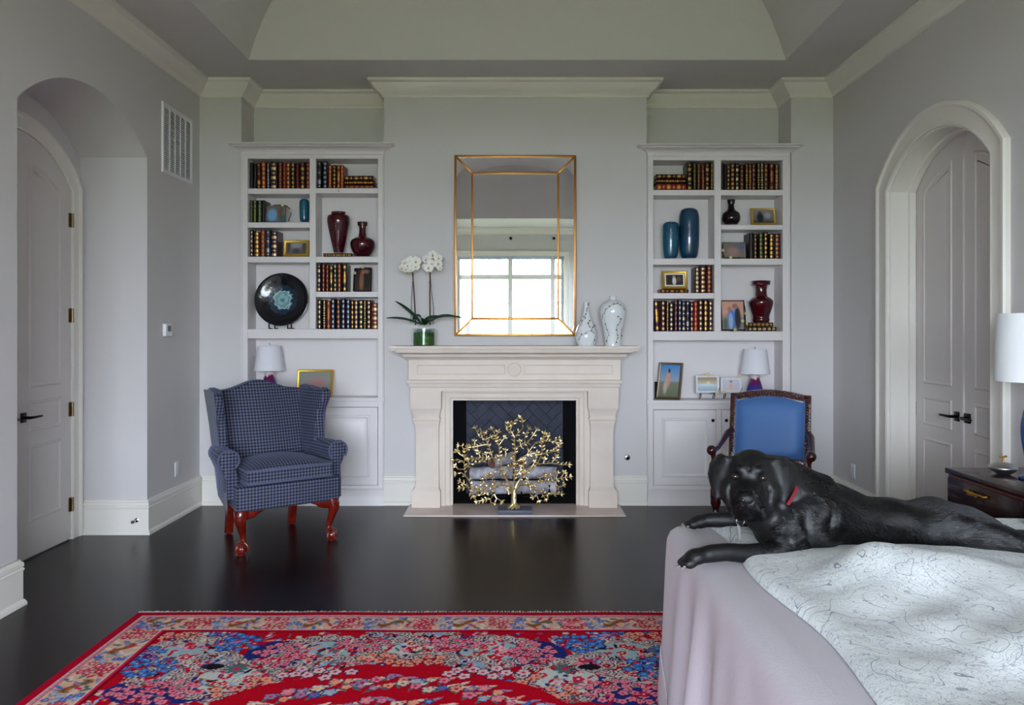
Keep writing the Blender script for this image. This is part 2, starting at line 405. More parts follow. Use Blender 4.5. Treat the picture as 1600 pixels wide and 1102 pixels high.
# ---- doors
def door(name, A, xface, sgn, halfw, spring, rise, cw, casx, label_side):
    """double arched door; sgn=+1: room lies towards -X (right wall)"""
    cy = A['cy']
    root = bpy.data.objects.new(name, None); COL.objects.link(root); root['kind'] = 'structure'
    mp = lambda u, v, w: (xface-sgn*w, u, v)
    full = arc(cy, halfw, spring, rise, 24)
    for k in (0, 1):                              # 0 far leaf, 1 near leaf
        top = full[:13] if k == 0 else full[12:]
        e = 0.0025
        if k == 0: poly = [(cy+e, 0.012), (cy+halfw-e, 0.012)]+[(min(p[0], cy+halfw-e), p[1]-e) for p in top[:-1]]+[(cy+e, top[-1][1]-e)]
        else: poly = [(cy-halfw+e, 0.012), (cy-e, 0.012), (cy-e, top[0][1]-e)]+[(max(p[0], cy-halfw+e), p[1]-e) for p in top[1:]]
        leaf = MB().prism(poly, mp, -0.035, 0.0).build('door_leaf', M_DOOR, root, smooth=25)
        ya = cy if k == 0 else cy-halfw; yb = ya+halfw
        s0, s1 = ya+0.125, yb-0.125
        def panel(pl):
            rings = []
            for d, h in ((0, 0), (.006, .008), (.014, .009), (.022, .002), (.034, .002), (.062, .009)):
                rings.append([mp(u, v, h) for u, v in offset_poly(pl, d)])
            MB().loft(rings, True, False, True).build('panel', M_DOOR, leaf, smooth=40)
        panel([(s0, .24), (s1, .24), (s1, .74), (s0, .74)])
        panel([(s0, .83), (s1, .83), (s1, 1.03), (s0, 1.03)])
        tp = []
        for i in range(9):
            y = s1+(s0-s1)*i/8
            R = (halfw**2+rise**2)/(2*rise); zc = spring+rise-R
            tp.append((y, zc+math.sqrt(R*R-(y-cy)**2)-0.16))
        panel([(s0, 1.12), (s1, 1.12)]+tp)
        # lever handle near the meeting stile
        hy = cy+(0.055 if k == 0 else -0.055); d = 1 if k == 0 else -1; hz = 0.93
        hd = MB().box(*sorted((xface, xface-sgn*.012)), hy-.032, hy+.032, hz-.032, hz+.032)
        hd.build('rosette', M_BRONZE, leaf, bevel=(.004, 2))
        lv = MB().tube([mp(hy, hz, .01), mp(hy, hz, .05), mp(hy+d*.02, hz, .058), mp(hy+d*.12, hz, .055)], [.011, .010, .009, .007], 10)
        lv.build('lever_handle', M_BRONZE, leaf, smooth=60)
        if k == 0:
            for hz in (0.25, 0.93, 1.6, 2.28):
                MB().tube([mp(yb, hz-.05, .012), mp(yb, hz+.05, .012)], .009, 8).box(*sorted((xface, xface-sgn*.004)), yb-.03, yb+.001, hz-.05, hz+.05).build('hinge', M_BRASS if label_side == 'left' else M_CHROME, leaf)
    # astragal on the meeting edge
    MB().prism([(cy-.018, .015), (cy+.018, .015), (cy+.018, spring+rise-.01), (cy-.018, spring+rise-.01)], mp, 0.0, 0.012).build('astragal', M_DOOR, root)
    # casing
    path = [(cy+halfw, 0)]+full+[(cy-halfw, 0)]
    prof = [(0, 0), (0, .022), (-.012, .028), (-.03, .022), (-cw+.04, .026), (-cw+.025, .04), (-cw+.006, .04), (-cw, .03), (-cw, 0)]
    mpc = lambda u, v, w: (casx-sgn*w, u, v)
    MB().sweep(path, prof, mpc).build('casing', M_TRIM, root, smooth=30)
    return root
door('door_1', AL, -3.187+.012, -1, 0.60, 2.485, 0.30, 0.115, -3.187, 'left')
d2 = door('door_2', AR, 2.906, 1, 0.605, 2.5, 0.30, 0.15, XR, 'right')
# painted jamb lining with stop bead inside the right arch
jp = [(AR['cy']+AR['half'], 0)]+arc(AR['cy'], AR['half'], AR['z0'], AR['rise'], 24)+[(AR['cy']-AR['half'], 0)]
MB().sweep(jp, [(-.001, 0), (.012, 0), (.012, .125), (.02, .13), (.03, .132), (.03, .175), (-.001, .175)], lambda u, v, w: (XR+w, u, v)).build('jamb_lining', M_TRIM, d2, smooth=30)

# ================================================================ FIREPLACE
M_FIREB = mat('firebox_black', (9, 9, 11), 0.7)
M_FIREBRICK = mat('charcoal_firebrick', (62, 66, 82), 0.75, bump=(40, 0.3), var=(14, (52, 56, 70)))
fb = MB(); by = 6.95; bw = 0.44
fb.add([(-FBX, YF, 0), (-FBX, YF, FBZ), (-bw, by, FBZ), (-bw, by, 0)], [(0, 1, 2, 3)])
fb.add([(FBX, YF, 0), (FBX, YF, FBZ), (bw, by, FBZ), (bw, by, 0)], [(0, 1, 2, 3)])
fb.add([(-FBX, YF, FBZ-.004), (FBX, YF, FBZ-.004), (bw, by, FBZ-.004), (-bw, by, FBZ-.004)], [(0, 1, 2, 3)])
fb.box(-bw, bw, by+.02, by+.04, 0, FBZ); fb.box(-FBX, FBX, YF-.01, by, -.02, .012)
fbo = struct(fb, 'firebox', M_FIREB, smooth=None)
fbo['label'] = 'black open firebox with charcoal herringbone back'
def clip(poly, x0, x1, z0, z1):
    for ax, s, lim in ((0, 1, x0), (0, -1, x1), (1, 1, z0), (1, -1, z1)):
        out = []
        for i in range(len(poly)):
            p, q = poly[i-1], poly[i]; dp, dq = s*(p[ax]-lim), s*(q[ax]-lim)
            if (dp >= 0) != (dq >= 0):
                t = dp/(dp-dq); out.append((p[0]+t*(q[0]-p[0]), p[1]+t*(q[1]-p[1])))
            if dq >= 0: out.append(q)
        poly = out
        if len(poly) < 3: return None
    return poly
bl, bt, gp = 0.24, 0.08, 0.005
n_ = 3
for i in range(-12, 13):
    for j in range(-12, 13):
        for hv in (0, 1):
            # herringbone cell on the unrotated lattice
            ox = (i-j)*bt+0.0+3*bt*0; oy = (i+j)*bt
            ox = i*bt+j*n_*bt; oy = i*bt-j*n_*bt
            if hv == 0: r = [(ox, oy), (ox+bl, oy), (ox+bl, oy+bt), (ox, oy+bt)]
            else: r = [(ox, oy+bt), (ox+bt, oy+bt), (ox+bt, oy+bt+bl), (ox, oy+bt+bl)]
            cx = sum(p[0] for p in r)/4; cyy = sum(p[1] for p in r)/4
            r = [(p[0]+(gp/2 if p[0] < cx else -gp/2), p[1]+(gp/2 if p[1] < cyy else -gp/2)) for p in r]
            c45 = math.sqrt(.5)
            r = [((p[0]-p[1])*c45, (p[0]+p[1])*c45+0.45) for p in r]
            q = clip(r, -bw+.005, bw-.005, 0.02, FBZ-.01)
            if q:
                ar = abs(sum(q[k-1][0]*q[k][1]-q[k][0]*q[k-1][1] for k in range(len(q))))/2
                if ar > 4e-4:
                    MB().prism(q, lambda u, v, w: (u, w, v), by+.004, by+.03).build('brick', M_FIREBRICK, fbo, smooth=None)

mt = thing('fireplace_mantel', 'carved cream limestone fireplace surround with moulded shelf and round medallion', 'fireplace', (0, 6.41, 0))
LF, SF = 6.41, 6.27                                   # leg face, shelf face
def ushape(hw, yf): return [(hw, YF+.0), (hw, yf), (-hw, yf), (-hw, YF)]
# shelf: top slab and cyma below; path runs right->left so the left normal points into the wall; outward is negative
shx = WX(988, SF)
def band(name, hw_base, y_base, prof):
    """moulding wrapped on three sides of a block whose face is at y_base"""
    p = [(-hw_base, YF), (-hw_base, y_base), (hw_base, y_base), (hw_base, YF)]
    mb = MB().sweep(p, [(-a, z) for a, z in prof], PLAN)
    return mb.build(name, M_STONE, mt, smooth=30)
fz0, fz1 = WZ(593.5, LF), WZ(563, LF)
fhw = WX(969.7, LF)
part('frieze', M_STONE, mt, box=(-fhw, fhw, LF, YF, fz0-.01, fz1+.02))
st = WZ(541, SF)
band('mantel_shelf', fhw-.02, LF+.02, [(-.05, fz1-.0), (.022, fz1), (.03, fz1+.012), (.05, fz1+.022), (.062, fz1+.03), (.07, fz1+.05), (.1, fz1+.058), (.112, fz1+.066), (.112, fz1+.082), (.13, fz1+.086), (.152, st-.04), (.152, st-.028), (.16, st-.024), (.16, st), (-.05, st)])
part('shelf_core', M_STONE, mt, box=(-fhw+.03, fhw-.03, LF+.03, YF, fz1, st))
az0 = WZ(611.6, LF)
ahw = WX(966, LF)
band('architrave', ahw-.03, LF+.02, [(-.05, az0), (.03, az0), (.03, az0+.03), (.036, az0+.034), (.042, az0+.05), (.042, az0+.062), (.056, az0+.066), (.06, fz0-.014), (.06, fz0-.004), (.04, fz0), (-.05, fz0)])
part('architrave_core', M_STONE, mt, box=(-ahw+.04, ahw-.04, LF+.03, YF, az0, fz0))
# frieze moulding and medallion
def rect(x0, x1, z0, z1): return [(x0, z0), (x1, z0), (x1, z1), (x0, z1)]
mpf = lambda u, v, w: (u, LF-w, v)
q0, q1 = WZ(585.8, LF), WZ(569.5, LF)
fm = MB()
for xa, xb in ((WX(651, LF), -.075), (.075, WX(958, LF))):
    fm.sweep(rect(xa, xb, q0, q1), [(0, -.002), (0, .006), (.004, .008), (.009, .004), (.012, -.002)], mpf, closed=True)
fm.build('frieze_moulding', M_STONE, mt, smooth=30)
mz = (q0+q1)/2
md = MB()
rr = []
for r, h in ((.066, 0), (.066, .007), (.058, .009), (.05, .002), (.045, .002), (.045, .012), (.04, .014)):
    rr.append([(r*math.cos(2*PI*i/32), LF-h, mz+r*math.sin(2*PI*i/32)) for i in range(32)])
md.loft(rr, True, False, True).build('medallion', M_STONE, mt, smooth=30)
# legs
for s in (-1, 1):
    def bxs(a, b): return sorted((s*a, s*b))
    def leg_ring(x0, x1, yf, z): return [(s*x0, YF, z), (s*x0, yf, z), (s*x1, yf, z), (s*x1, YF, z)]
    lg = MB()
    R = [leg_ring(.620, .858, LF-.004, 0), leg_ring(.620, .858, LF-.004, .142), leg_ring(.622, .856, LF-.002, .15), leg_ring(.634, .835, LF+.012, .172), leg_ring(.634, .828, LF+.016, .19),
         leg_ring(.636, .826, LF+.018, .66), leg_ring(.634, .83, LF+.012, .70), leg_ring(.628, .845, LF+.004, .725), leg_ring(.628, .845, LF+.004, .735), leg_ring(.622, .85, LF-.002, .742), leg_ring(.622, .85, LF-.002, .752),
         leg_ring(.63, .842, LF+.012, .77), leg_ring(.624, .85, LF+.004, .81), leg_ring(.616, .862, LF-.01, .835), leg_ring(.612, .868, LF-.014, .845), leg_ring(.612, .868, LF-.014, az0+.002)]
    lg.loft(R).build('leg', M_STONE, mt, smooth=30)
# inner surround, stepped
sz = az0
inner = [(-FBX+.012, 0), (-FBX+.012, FBZ-.012), (FBX-.012, FBZ-.012), (FBX-.012, 0)]
MB().sweep(inner, [(0, .02), (0, .06), (.018, .064), (.024, .074), (.03, .076), (.06, .08), (.064, .09), (.16, .092), (.16, .0), (0, .0)], lambda u, v, w: (u, YF-w+.001, v)).build('inner_surround', M_STONE, mt, smooth=30)
# hearth slab
he = MB().box(WX(630, 6.15), WX(978, 6.15), 6.15, YF, -.01, .012).build('hearth_slab', mat('hearth_stone', (214, 198, 190), 0.25, spec=0.5, var=(5, (204, 186, 178))), None, bevel=(.003, 1))
tag(he, 'flat cream stone hearth slab in front of the fireplace', 'hearth')
# grate and logs
gt = thing('fire_grate', 'black iron log grate inside the fireplace', 'grate', (0, 6.72, .012))
for i in range(6):
    x = -.3+.12*i
    MB().tube([(x, 6.62, .16), (x, 6.62, .075), (x, 6.64, .06), (x, 6.86, .06), (x, 6.88, .16)], .009, 6).build('bar', M_BLACKMETAL, gt)
for y in (6.66, 6.83): MB().tube([(-.34, y, .05), (.34, y, .05)], .009, 6).build('cross_bar', M_BLACKMETAL, gt)
for x in (-.3, .3):
    for y in (6.66, 6.83): MB().tube([(x, y, .012), (x, y, .05)], .009, 6).build('leg', M_BLACKMETAL, gt)
M_BIRCH = mat('birch_bark', (214, 214, 226), 0.75, bump=(22, 0.5, (4, 1, 1)), var=(11, (150, 142, 150)))
M_LOGEND = mat('log_end_grain', (150, 104, 84), 0.8, var=(20, (110, 70, 56)))
def log(a, b, r, label):
    a, b = Vector(a), Vector(b); L = b-a
    o = thing('birch_log', label, 'log', tuple((a+b)/2-Vector((0, 0, r))), group='white birch logs on the fire grate')
    n = 9; pts = [a+L*(i/n)+Vector((0, random.uniform(-.004, .004), random.uniform(-.004, .004))) for i in range(n+1)]
    MB().tube(pts, [r*random.uniform(.94, 1.05) for _ in pts], 16, caps=False).build('bark', M_BIRCH, o, smooth=60)
    for p, q in ((a, b), (b, a)):
        t = (p-q).normalized()
        MB().tube([p-t*.004, p+t*.002], r*.95, 16).build('end_face', M_LOGEND, o)
log((-.38, 6.66, .132), (.36, 6.67, .13), .060, 'long pale birch log lying along the front of the grate')
log((-.39, 6.76, .235), (-.015, 6.74, .245), .056, 'birch log behind the gold tree, left one of the second layer')
log((.0, 6.79, .24), (.37, 6.75, .235), .058, 'birch log behind the gold tree, right one of the second layer')
log((-.2, 6.68, .335), (-.02, 6.84, .365), .046, 'short birch log slanting on top of the pile, left of the middle')
log((.06, 6.68, .335), (.17, 6.84, .38), .046, 'short birch log slanting on top of the pile, right of the middle')

# ================================================================ GOLD TREE SCULPTURE
M_GOLDLEAF = mat('polished_gold', (250, 228, 176), 0.32, 1.0, bump=(90, 0.12))
TY = 6.25
gtree = thing('gold_tree_sculpture', 'gold metal tree sculpture with budded branches standing on grey block before the fireplace', 'sculpture', (0, TY, .012))
part('base', mat('slate_block', (86, 90, 108), 0.5, bump=(50, 0.1)), gtree, box=(WX(777.6, 6.17), WX(831.6, 6.17), 6.17, 6.33, .012, .045), bevel=(.003, 2))
def T8(p): return (690+p[0]/5.8, 630+p[1]/5.8)
rnd = random.Random(3)
BR = """658,790 660,690 668,560 665,420 660,310 700,265 740,225 735,175|660,310 640,270 620,240 660,160 700,130|640,270 595,250 600,190|668,400 720,390 780,360 830,290 860,245
750,340 760,280 790,235|668,540 710,500 770,470 860,450|770,470 790,440 820,400 850,360 900,340|640,770 580,680 545,600 530,520 520,380 490,300 460,240|520,380 570,315|490,300 510,265
530,510 460,490 430,390 400,330 340,305 305,230|340,305 360,250 385,265|400,330 440,310|430,370 330,390 270,400 235,408|300,395 300,350|460,490 410,500 350,490 290,500|530,500 580,480 630,490
640,785 560,740 480,750 390,770 290,770 240,760 170,770|240,760 200,730 170,715|270,765 250,700 215,660 205,600 205,540 210,450 240,400|215,660 180,630 130,640|205,540 150,510 110,520|205,600 260,550 340,540 420,510
207,490 160,460 140,440|210,440 185,390 160,385|205,600 150,600 125,575|290,770 320,830 380,830 400,820|240,765 280,840|490,750 480,830 440,870 380,880 320,890|480,830 500,870 480,905|500,860 540,890
665,790 720,740 800,740 900,720 1000,700 1080,680 1160,670|1040,690 1050,640|1080,680 1110,635|1000,700 1060,760 1100,745|668,770 690,720 740,650 800,600 870,550 890,500 910,460 910,340 930,280|910,340 1000,350 1060,330
910,460 980,450 1040,430|980,450 1050,390|1000,350 1070,360|870,550 920,550 1000,545 1080,560 1150,560|1000,545 1040,490|920,550 930,510|740,650 750,590 740,520|800,600 840,540|760,742 800,760 850,790 860,830 830,845
860,830 880,880|850,790 900,800 940,870|900,800 960,830 1080,825|545,600 490,610 460,640 380,680|545,615 600,590 650,560|660,650 700,640 745,625|480,750 460,690 440,660|900,720 890,680 930,660|560,740 580,770 610,800|350,490 340,460|410,500 400,465|580,480 580,430|720,390 710,350|330,390 320,420
250,550 240,520|930,280 960,290|910,460 870,470|700,640 720,580|800,740 780,700|1000,700 990,660|390,770 370,740"""
br = MB(); lv = MB()
def leafat(p, d):
    d = d.normalized(); L = rnd.uniform(.0145, .0195); c = p+d*L*.8
    q = d.to_track_quat('Z', 'Y').to_matrix()
    lv.ball(c, (.0088, .006, L), 6, 5, rot=q @ Matrix.Rotation(rnd.uniform(0, 3), 3, 'Z'))
for seg in BR.replace('\n', '|').split('|'):
    pp = [tuple(float(v) for v in t.split(',')) for t in seg.split()]
    yo = rnd.uniform(-.02, .02); pts = []
    for i, p in enumerate(pp):
        x, y = T8(p); far = math.hypot(p[0]-655, p[1]-790)/600
        pts.append(W(x, y, TY+yo*far*1.5+rnd.uniform(-.006, .006)))
    n = len(pts); trunkish = math.hypot(pp[0][0]-655, pp[0][1]-785) < 60
    r0 = .0095 if trunkish else .0048
    br.tube(pts, [r0+(0.0032-r0)*min(1, i/max(1, n-1)*1.1) for i in range(n)], 6)
    st_ = 0.05 if trunkish else 0.0
    dist = 0
    for i in range(n-1):
        v = pts[i+1]-pts[i]; k = max(1, int(v.length/.026))
        for j in range(k):
            dist += v.length/k
            if dist < st_+.018: continue
            p = pts[i]+v*((j+1)/k)
            s = rnd.choice((-1, 1)); side = Vector((-v.z, rnd.uniform(-.02, .02), v.x)).normalized()*s
            leafat(p+side*.003, side*.8+v.normalized()*.7+Vector((0, rnd.uniform(-.5, .5), 0)))
            if rnd.random() < .3: leafat(p-side*.003, -side*.8+v.normalized()*.6+Vector((0, rnd.uniform(-.5, .3), 0)))
    tv = (pts[-1]-pts[-2]).normalized(); leafat(pts[-1], tv)
    sd = Vector((-tv.z, 0, tv.x)); leafat(pts[-1], tv*.5+sd*.8); leafat(pts[-1], tv*.5-sd*.8)
br.build('branches', M_GOLDLEAF, gtree, smooth=60)
o = lv.build('buds', M_GOLDLEAF, gtree, smooth=60); o['kind'] = 'stuff'
tk = MB(); b0 = W(*T8((655, 965)), TY); b0.z = .045; top = W(*T8((655, 785)), TY)
for k in range(6):
    a = 2*PI*k/6; pts = []; rads = []
    for i in range(14):
        t = i/13; an = a+3.2*t; r = .014*(1-.3*t)+.03*max(0, 1-t*4)**1.5
        pts.append(b0.lerp(top, t)+Vector((r*math.cos(an), r*math.sin(an), 0))); rads.append(.013-.004*t)
    tk.tube(pts, rads, 8)
tk.build('trunk', M_GOLDLEAF, gtree, smooth=60)

# ================================================================ MIRROR
MY = YF-.012
mr = thing('wall_mirror', 'large rectangular mirror with mirrored border panels and slim gold edging above the mantel', 'mirror', (0, MY, WZ(524, MY)))
mo = (WX(711.8, MY), WX(898.4, MY), WZ(523.8, MY), WZ(245, MY)); mi = (WX(738, MY), WX(872, MY), WZ(498, MY), WZ(271.5, MY))
M_MIRROR = mat('mirror_glass', (236, 240, 240), 0.01, 1.0)
M_MGOLD = mat('antique_gold_edge', (176, 120, 58), 0.4, 1.0)
MB().box(mo[0]+.003, mo[1]-.003, MY-.004, YF, mo[2]+.003, mo[3]-.003).build('backing', M_BLACKMETAL, mr)
MB().box(mi[0], mi[1], MY-.022, MY-.016, mi[2], mi[3]).build('centre_glass', M_MIRROR, mr, smooth=None)
e = .004
def quad(name, a, b, c, d):
    nrm = (Vector(b)-Vector(a)).cross(Vector(d)-Vector(a)).normalized()
    if nrm.y > 0: nrm = -nrm
    vs = [Vector(p) for p in (a, b, c, d)]; bk = [p-nrm*.004 for p in vs]
    MB().loft([vs, bk]).build(name, M_MIRROR, mr, smooth=None)
yo_, yi_ = MY-.014, MY-.019
O = [(mo[0], yo_, mo[2]), (mo[1], yo_, mo[2]), (mo[1], yo_, mo[3]), (mo[0], yo_, mo[3])]
I = [(mi[0], yi_, mi[2]), (mi[1], yi_, mi[2]), (mi[1], yi_, mi[3]), (mi[0], yi_, mi[3])]
for i in range(4): quad('border_glass', O[i], O[(i+1) % 4], I[(i+1) % 4], I[i])
for i in range(4):
    for (a, b, r) in ((O[i], O[(i+1) % 4], .009), (I[i], I[(i+1) % 4], .0085), (O[i], I[i], .008)):
        a, b = Vector(a), Vector(b); t = (b-a).normalized(); s_ = t.cross(Vector((0, 1, 0))).normalized()
        MB().obox((a+b)/2+Vector((0, -.006, 0)), t*((b-a).length/2+r*.7), s_*r, Vector((0, .007, 0))).build('gold_edging', M_MGOLD, mr, bevel=(.003, 2))
# ================================================================ BOOKCASES
YB = 6.55; YBK = 6.77                                  # face frame plane, back board
def bx(x): return WX(x, YB)
def bz(y): return WZ(y, YB)
M_KNOB = mat('dark_knob', (28, 24, 30), 0.2, 1.0)
def bookcase(side, label, fx, ops, top, cols, counter, ledge, corn, knobs):
    """fx: frame outer px; ops: two openings px; cols: shelf px spans per column"""
    x0, x1 = bx(fx[0]), bx(fx[1])
    xc = (x0+x1)/2
    t = thing('bookcase', label, 'bookcase', (xc, YB, 0), group='built-in bookcases flanking the fireplace')
    (a0, a1), (b0, b1) = [(bx(p), bx(q)) for p, q in ops]
    zt = bz(top); zc1 = bz(counter[0]); zc0 = bz(counter[1]); zl1 = bz(ledge[0]); zl0 = bz(ledge[1])
    ctop = bz(corn[0]); cbot = bz(corn[1])
    P = lambda n, *b, **k: part(n, M_CAB, t, box=b, **k)
    P('stile', x0, a0, YB, YB+.025, 0, cbot+.01); P('stile', b1, x1, YB, YB+.025, 0, cbot+.01)
    P('rail', a0, b1, YB, YB+.025, zt, cbot+.01)
    P('divider', a1, b0, YB, YBK, zc1, zt)
    P('side_panel', x0, a0, YB+.025, YBK, 0, cbot); P('side_panel', b1, x1, YB+.025, YBK, 0, cbot)
    P('back_panel', x0, x1, YBK, YBK+.02, 0, cbot, bevel=None)
    P('top_panel', x0, x1, YB+.025, YBK, zt, cbot)
    # outer bead round the frame
    MB().sweep([(x0+.006, 0.14), (x0+.006, zt+.038), (x1-.006, zt+.038), (x1-.006, 0.14)], [(-.006, 0), (-.006, .012), (-.001, .014), (.004, .01), (.004, 0)], lambda u, v, w: (u, YB-w, v)).build('frame_bead', M_CAB, t)
    for (u0, u1), shelves in zip(((a0, a1), (b0, b1)), cols):
        for s1, s0 in shelves: P('shelf', u0, u1, YB+.004, YBK, bz(s0), bz(s1))
    P('counter_board', a0, b1, YB+.002, YBK, zc0, zc1)
    P('ledge_board', x0-.006, x1+.006, YB-.012, YBK, zl0, zl1)
    # cornice
    h = ctop-cbot
    pr = [(-.03, cbot), (.004, cbot), (.01, cbot+h*.18), (.02, cbot+h*.3), (.045, cbot+h*.52), (.06, cbot+h*.58), (.06, cbot+h*.68), (.075, cbot+h*.72), (.088, cbot+h*.86), (.088, ctop), (-.03, ctop)]
    MB().sweep([(x0, YN-.004), (x0, YB), (x1, YB), (x1, YN-.004)], [(-a, z) for a, z in pr], PLAN).box(x0+.02, x1-.02, YB+.02, YN-.004, ctop-.02, ctop-.001).build('cornice', M_CAB, t, smooth=30)
    # base cabinet: plinth, rails, two doors
    MB().sweep([(x0, YB), (x1, YB)], [(.02, 0), (-.022, 0), (-.022, .015), (-.012, .03), (-.008, .12), (-.014, .135), (0, .145), (.02, .145)], PLAN).build('plinth', M_CAB, t)
    P('rail', a0, b1, YB, YB+.025, .13, .17); P('rail', a0, b1, YB, YB+.025, zl0-.05, zl0)
    P('stile', xc-.022, xc+.022, YB, YB+.025, .17, zl0-.05)
    P('cabinet_floor', a0, b1, YB+.025, YBK, .13, .15)
    for k, (u0, u1) in enumerate(((a0, xc-.022), (xc+.022, b1))):
        z0, z1 = .17, zl0-.05
        d = part('door', M_CAB, t, box=(u0+.003, u1-.003, YB-.004, YB+.02, z0+.003, z1-.003))
        mp = lambda u, v, w: (u, YB-.004-w, v); rings = []
        pl = rect(u0+.07, u1-.07, z0+.07, z1-.07)
        for dd, hh in ((0, 0), (.005, .008), (.013, .009), (.022, .0015), (.034, .0015), (.06, .009)):
            rings.append([mp(u, v, hh) for u, v in offset_poly(pl, dd)])
        MB().loft(rings, True, False, True).build('panel', M_CAB, d, smooth=40)
        kx = u1-.035 if k == 0 else u0+.035; kz = z1-.09
        kb = MB(); ang = [(0.004, 0), (.005, .012), (.013, .02), (.014, .026), (.009, .032), (.001, .034)]
        kb.loft([[(kx+r*math.cos(2*PI*i/14), YB-.004-h_, kz+r*math.sin(2*PI*i/14)) for i in range(14)] for r, h_ in ang]).build('knob', M_KNOB, d)
    return t
bookcase('L', 'white built-in bookcase behind the wing chair', (376.7, 600), ((387, 483.6), (493.4, 590.5)), 248,
         ([(294.5, 303), (347.4, 355.7), (401.2, 410.2)], [(294, 302), (401.2, 410.2), (456, 464.5)]), (514.5, 529), (621.5, 627), (226, 237), None)
bookcase('R', 'white built-in bookcase behind the blue armchair', (1011.5, 1234.8), ((1020.7, 1116.2), (1126.7, 1223)), 250.5,
         ([(296.7, 305.3), (404.3, 413.7), (458, 467)], [(296.7, 305.3), (351.4, 359), (404.3, 413.7)]), (518, 532), (625.5, 631), (228, 239), None)

# ---------------------------------------------------------------- books
BK = dict(black=(17, 13, 15), brown=(46, 22, 16), oxblood=(66, 12, 16), red=(124, 20, 18), navy=(20, 24, 48), green=(12, 36, 26), rust=(104, 44, 22), purple=(48, 20, 40), tan=(150, 98, 62), slate=(36, 38, 52))
GK = dict(gold=((196, 146, 66), .35), cream=((206, 176, 128), .45), silver=((150, 152, 160), .4), copper=((168, 96, 54), .4), rose=((140, 26, 32), .5), yellowgreen=((124, 124, 64), .45))
def book_mat(c): return mat('leather_'+c, BK[c], 0.38, bump=(120, 0.12), spec=0.5)
def gilt_mat(g): return mat('gilt_'+g, GK[g][0], GK[g][1], 0.75)
M_PAGES = mat('page_block', (212, 196, 164), 0.9)
ORD = ['first', 'second', 'third', 'fourth', 'fifth', 'sixth', 'seventh', 'eighth', 'ninth', 'tenth', 'eleventh', 'twelfth', 'thirteenth', 'fourteenth']
brn = random.Random(11)
def book(w, h, d, cover, gilt, pat, loc, lying=0, label='', group='', tilt=0.0, rz=0.0):
    """local: x across the spine, y from spine into the shelf, z up"""
    o = thing('book', label, 'book', loc, 0, group, world=False)
    sp = min(.012, w*.28); tb = .0028
    def arcp(ex=0.0, n=6, k=0.0):
        pts = []
        for i in range(n+1):
            u = -1+2*i/n
            pts.append((w/2+u*(w/2+k), sp*(u*u)-ex))
        return pts
    a = arcp()
    poly = [(0, d)]+a+[(w, d), (w-tb, d), (w-tb, sp+.003), (tb, sp+.003), (tb, d)]
    up = lambda u, v, z: (u-w/2, v, z)
    cv = MB().prism(poly, up, 0, h)
    nb = 5 if pat != 'plain' else 4
    for i in range(nb):
        z = h*(.16+.68*i/(nb-1))
        pr = arcp(.0018, 6, .0006)
        cv.prism(pr+[(w, sp+.004), (0, sp+.004)], up, z-.0025, z+.0025)
    cv.build('cover', book_mat(cover), o, smooth=30)
    MB().box(-w/2+tb, w/2-tb, sp+.004, d-.004, .003, h-.004).build('pages', M_PAGES, o, smooth=None)
    g = MB()
    def patch(z0, z1, f=.74, ex=.0011):
        n = 6; out = []; inn = []
        for i in range(n+1):
            u = (-1+2*i/n)*f
            out.append((w/2+u*w/2, sp*u*u-ex)); inn.append((w/2+u*w/2, sp*u*u+.001))
        g.prism(out+inn[::-1], up, z0, z1)
    zs = [h*.16+h*.68*i/(nb-1) for i in range(nb)]
    cells = [(.02*h, zs[0])]+list(zip(zs[:-1], zs[1:]))+[(zs[-1], .98*h)]
    if pat == 'bands':
        for k, (p, q) in enumerate(cells): patch(p+(q-p)*.27, q-(q-p)*.27, brn.uniform(.4, .66))
    elif pat == 'alt':
        for k, (p, q) in enumerate(cells):
            if k % 2 == 0: patch(p+(q-p)*.2, q-(q-p)*.2, .72)
            else: patch(p+(q-p)*.4, q-(q-p)*.4, .5)
    elif pat == 'label':
        p, q = cells[1]; patch(p+.004, q-.004, .85)
        for k in (0, 3, len(cells)-1):
            p, q = cells[k]; patch(p+(q-p)*.35, q-(q-p)*.35, .6)
    elif pat == 'long':
        patch(h*.3, h*.72, .7); patch(h*.84, h*.94, .7); patch(h*.06, h*.16, .7)
    elif pat == 'fine':
        for k in range(16): patch(h*(.03+.06*k), h*(.03+.06*k)+.005+.004*(k % 3), .35+.3*(k % 2))
    elif pat == 'spots':
        for k, (p, q) in enumerate(cells):
            m_ = (p+q)/2; s = min((q-p)*.3, w*.4); patch(m_-s, m_+s, .55); patch(m_-s*.5, m_+s*.5, .75)
    for z in (zs if pat in ('label', 'spots') else []): patch(z+.0031, z+.0042, .9, .0016)
    g.build('gilding', gilt_mat(gilt), o, smooth=30)['kind'] = 'stuff'
    if lying:
        # spine stays to the front, height runs along world X
        o.rotation_euler = Euler((0, PI/2, 0)); o.location = (loc[0], loc[1], loc[2]+w/2)
    else:
        o.rotation_euler = Euler((0, tilt, rz))
    return o
YBF = 6.575                                            # spine plane
def shelf_row(spec, ybot, where, grp, ytop):
    n = len(spec)
    for i, (x0, x1, c, g, pat, *ex) in enumerate(spec):
        yt = ytop+(ex[0] if ex else brn.uniform(-1.5, 1.5)); tl = ex[1] if len(ex) > 1 else 0
        yf = YBF+brn.uniform(0, .012); k = yf/YB
        xa, xb = bx(x0+.15), bx(x1-.15); z0 = bz(ybot)+.0005; h = bz(yt)-z0
        w = xb-xa
        zz = z0+(abs(math.sin(tl))*w/2 if tl else 0)
        book(w, h, min(.17, YBK-yf-.006), c, g, pat, ((xa+xb)/2, yf, zz), 0,
             f'{c} leather book with {g} spine bands, {ORD[i]} from the left, {where}' if n > 1 else f'{c} leather book, {where}', grp, tl)
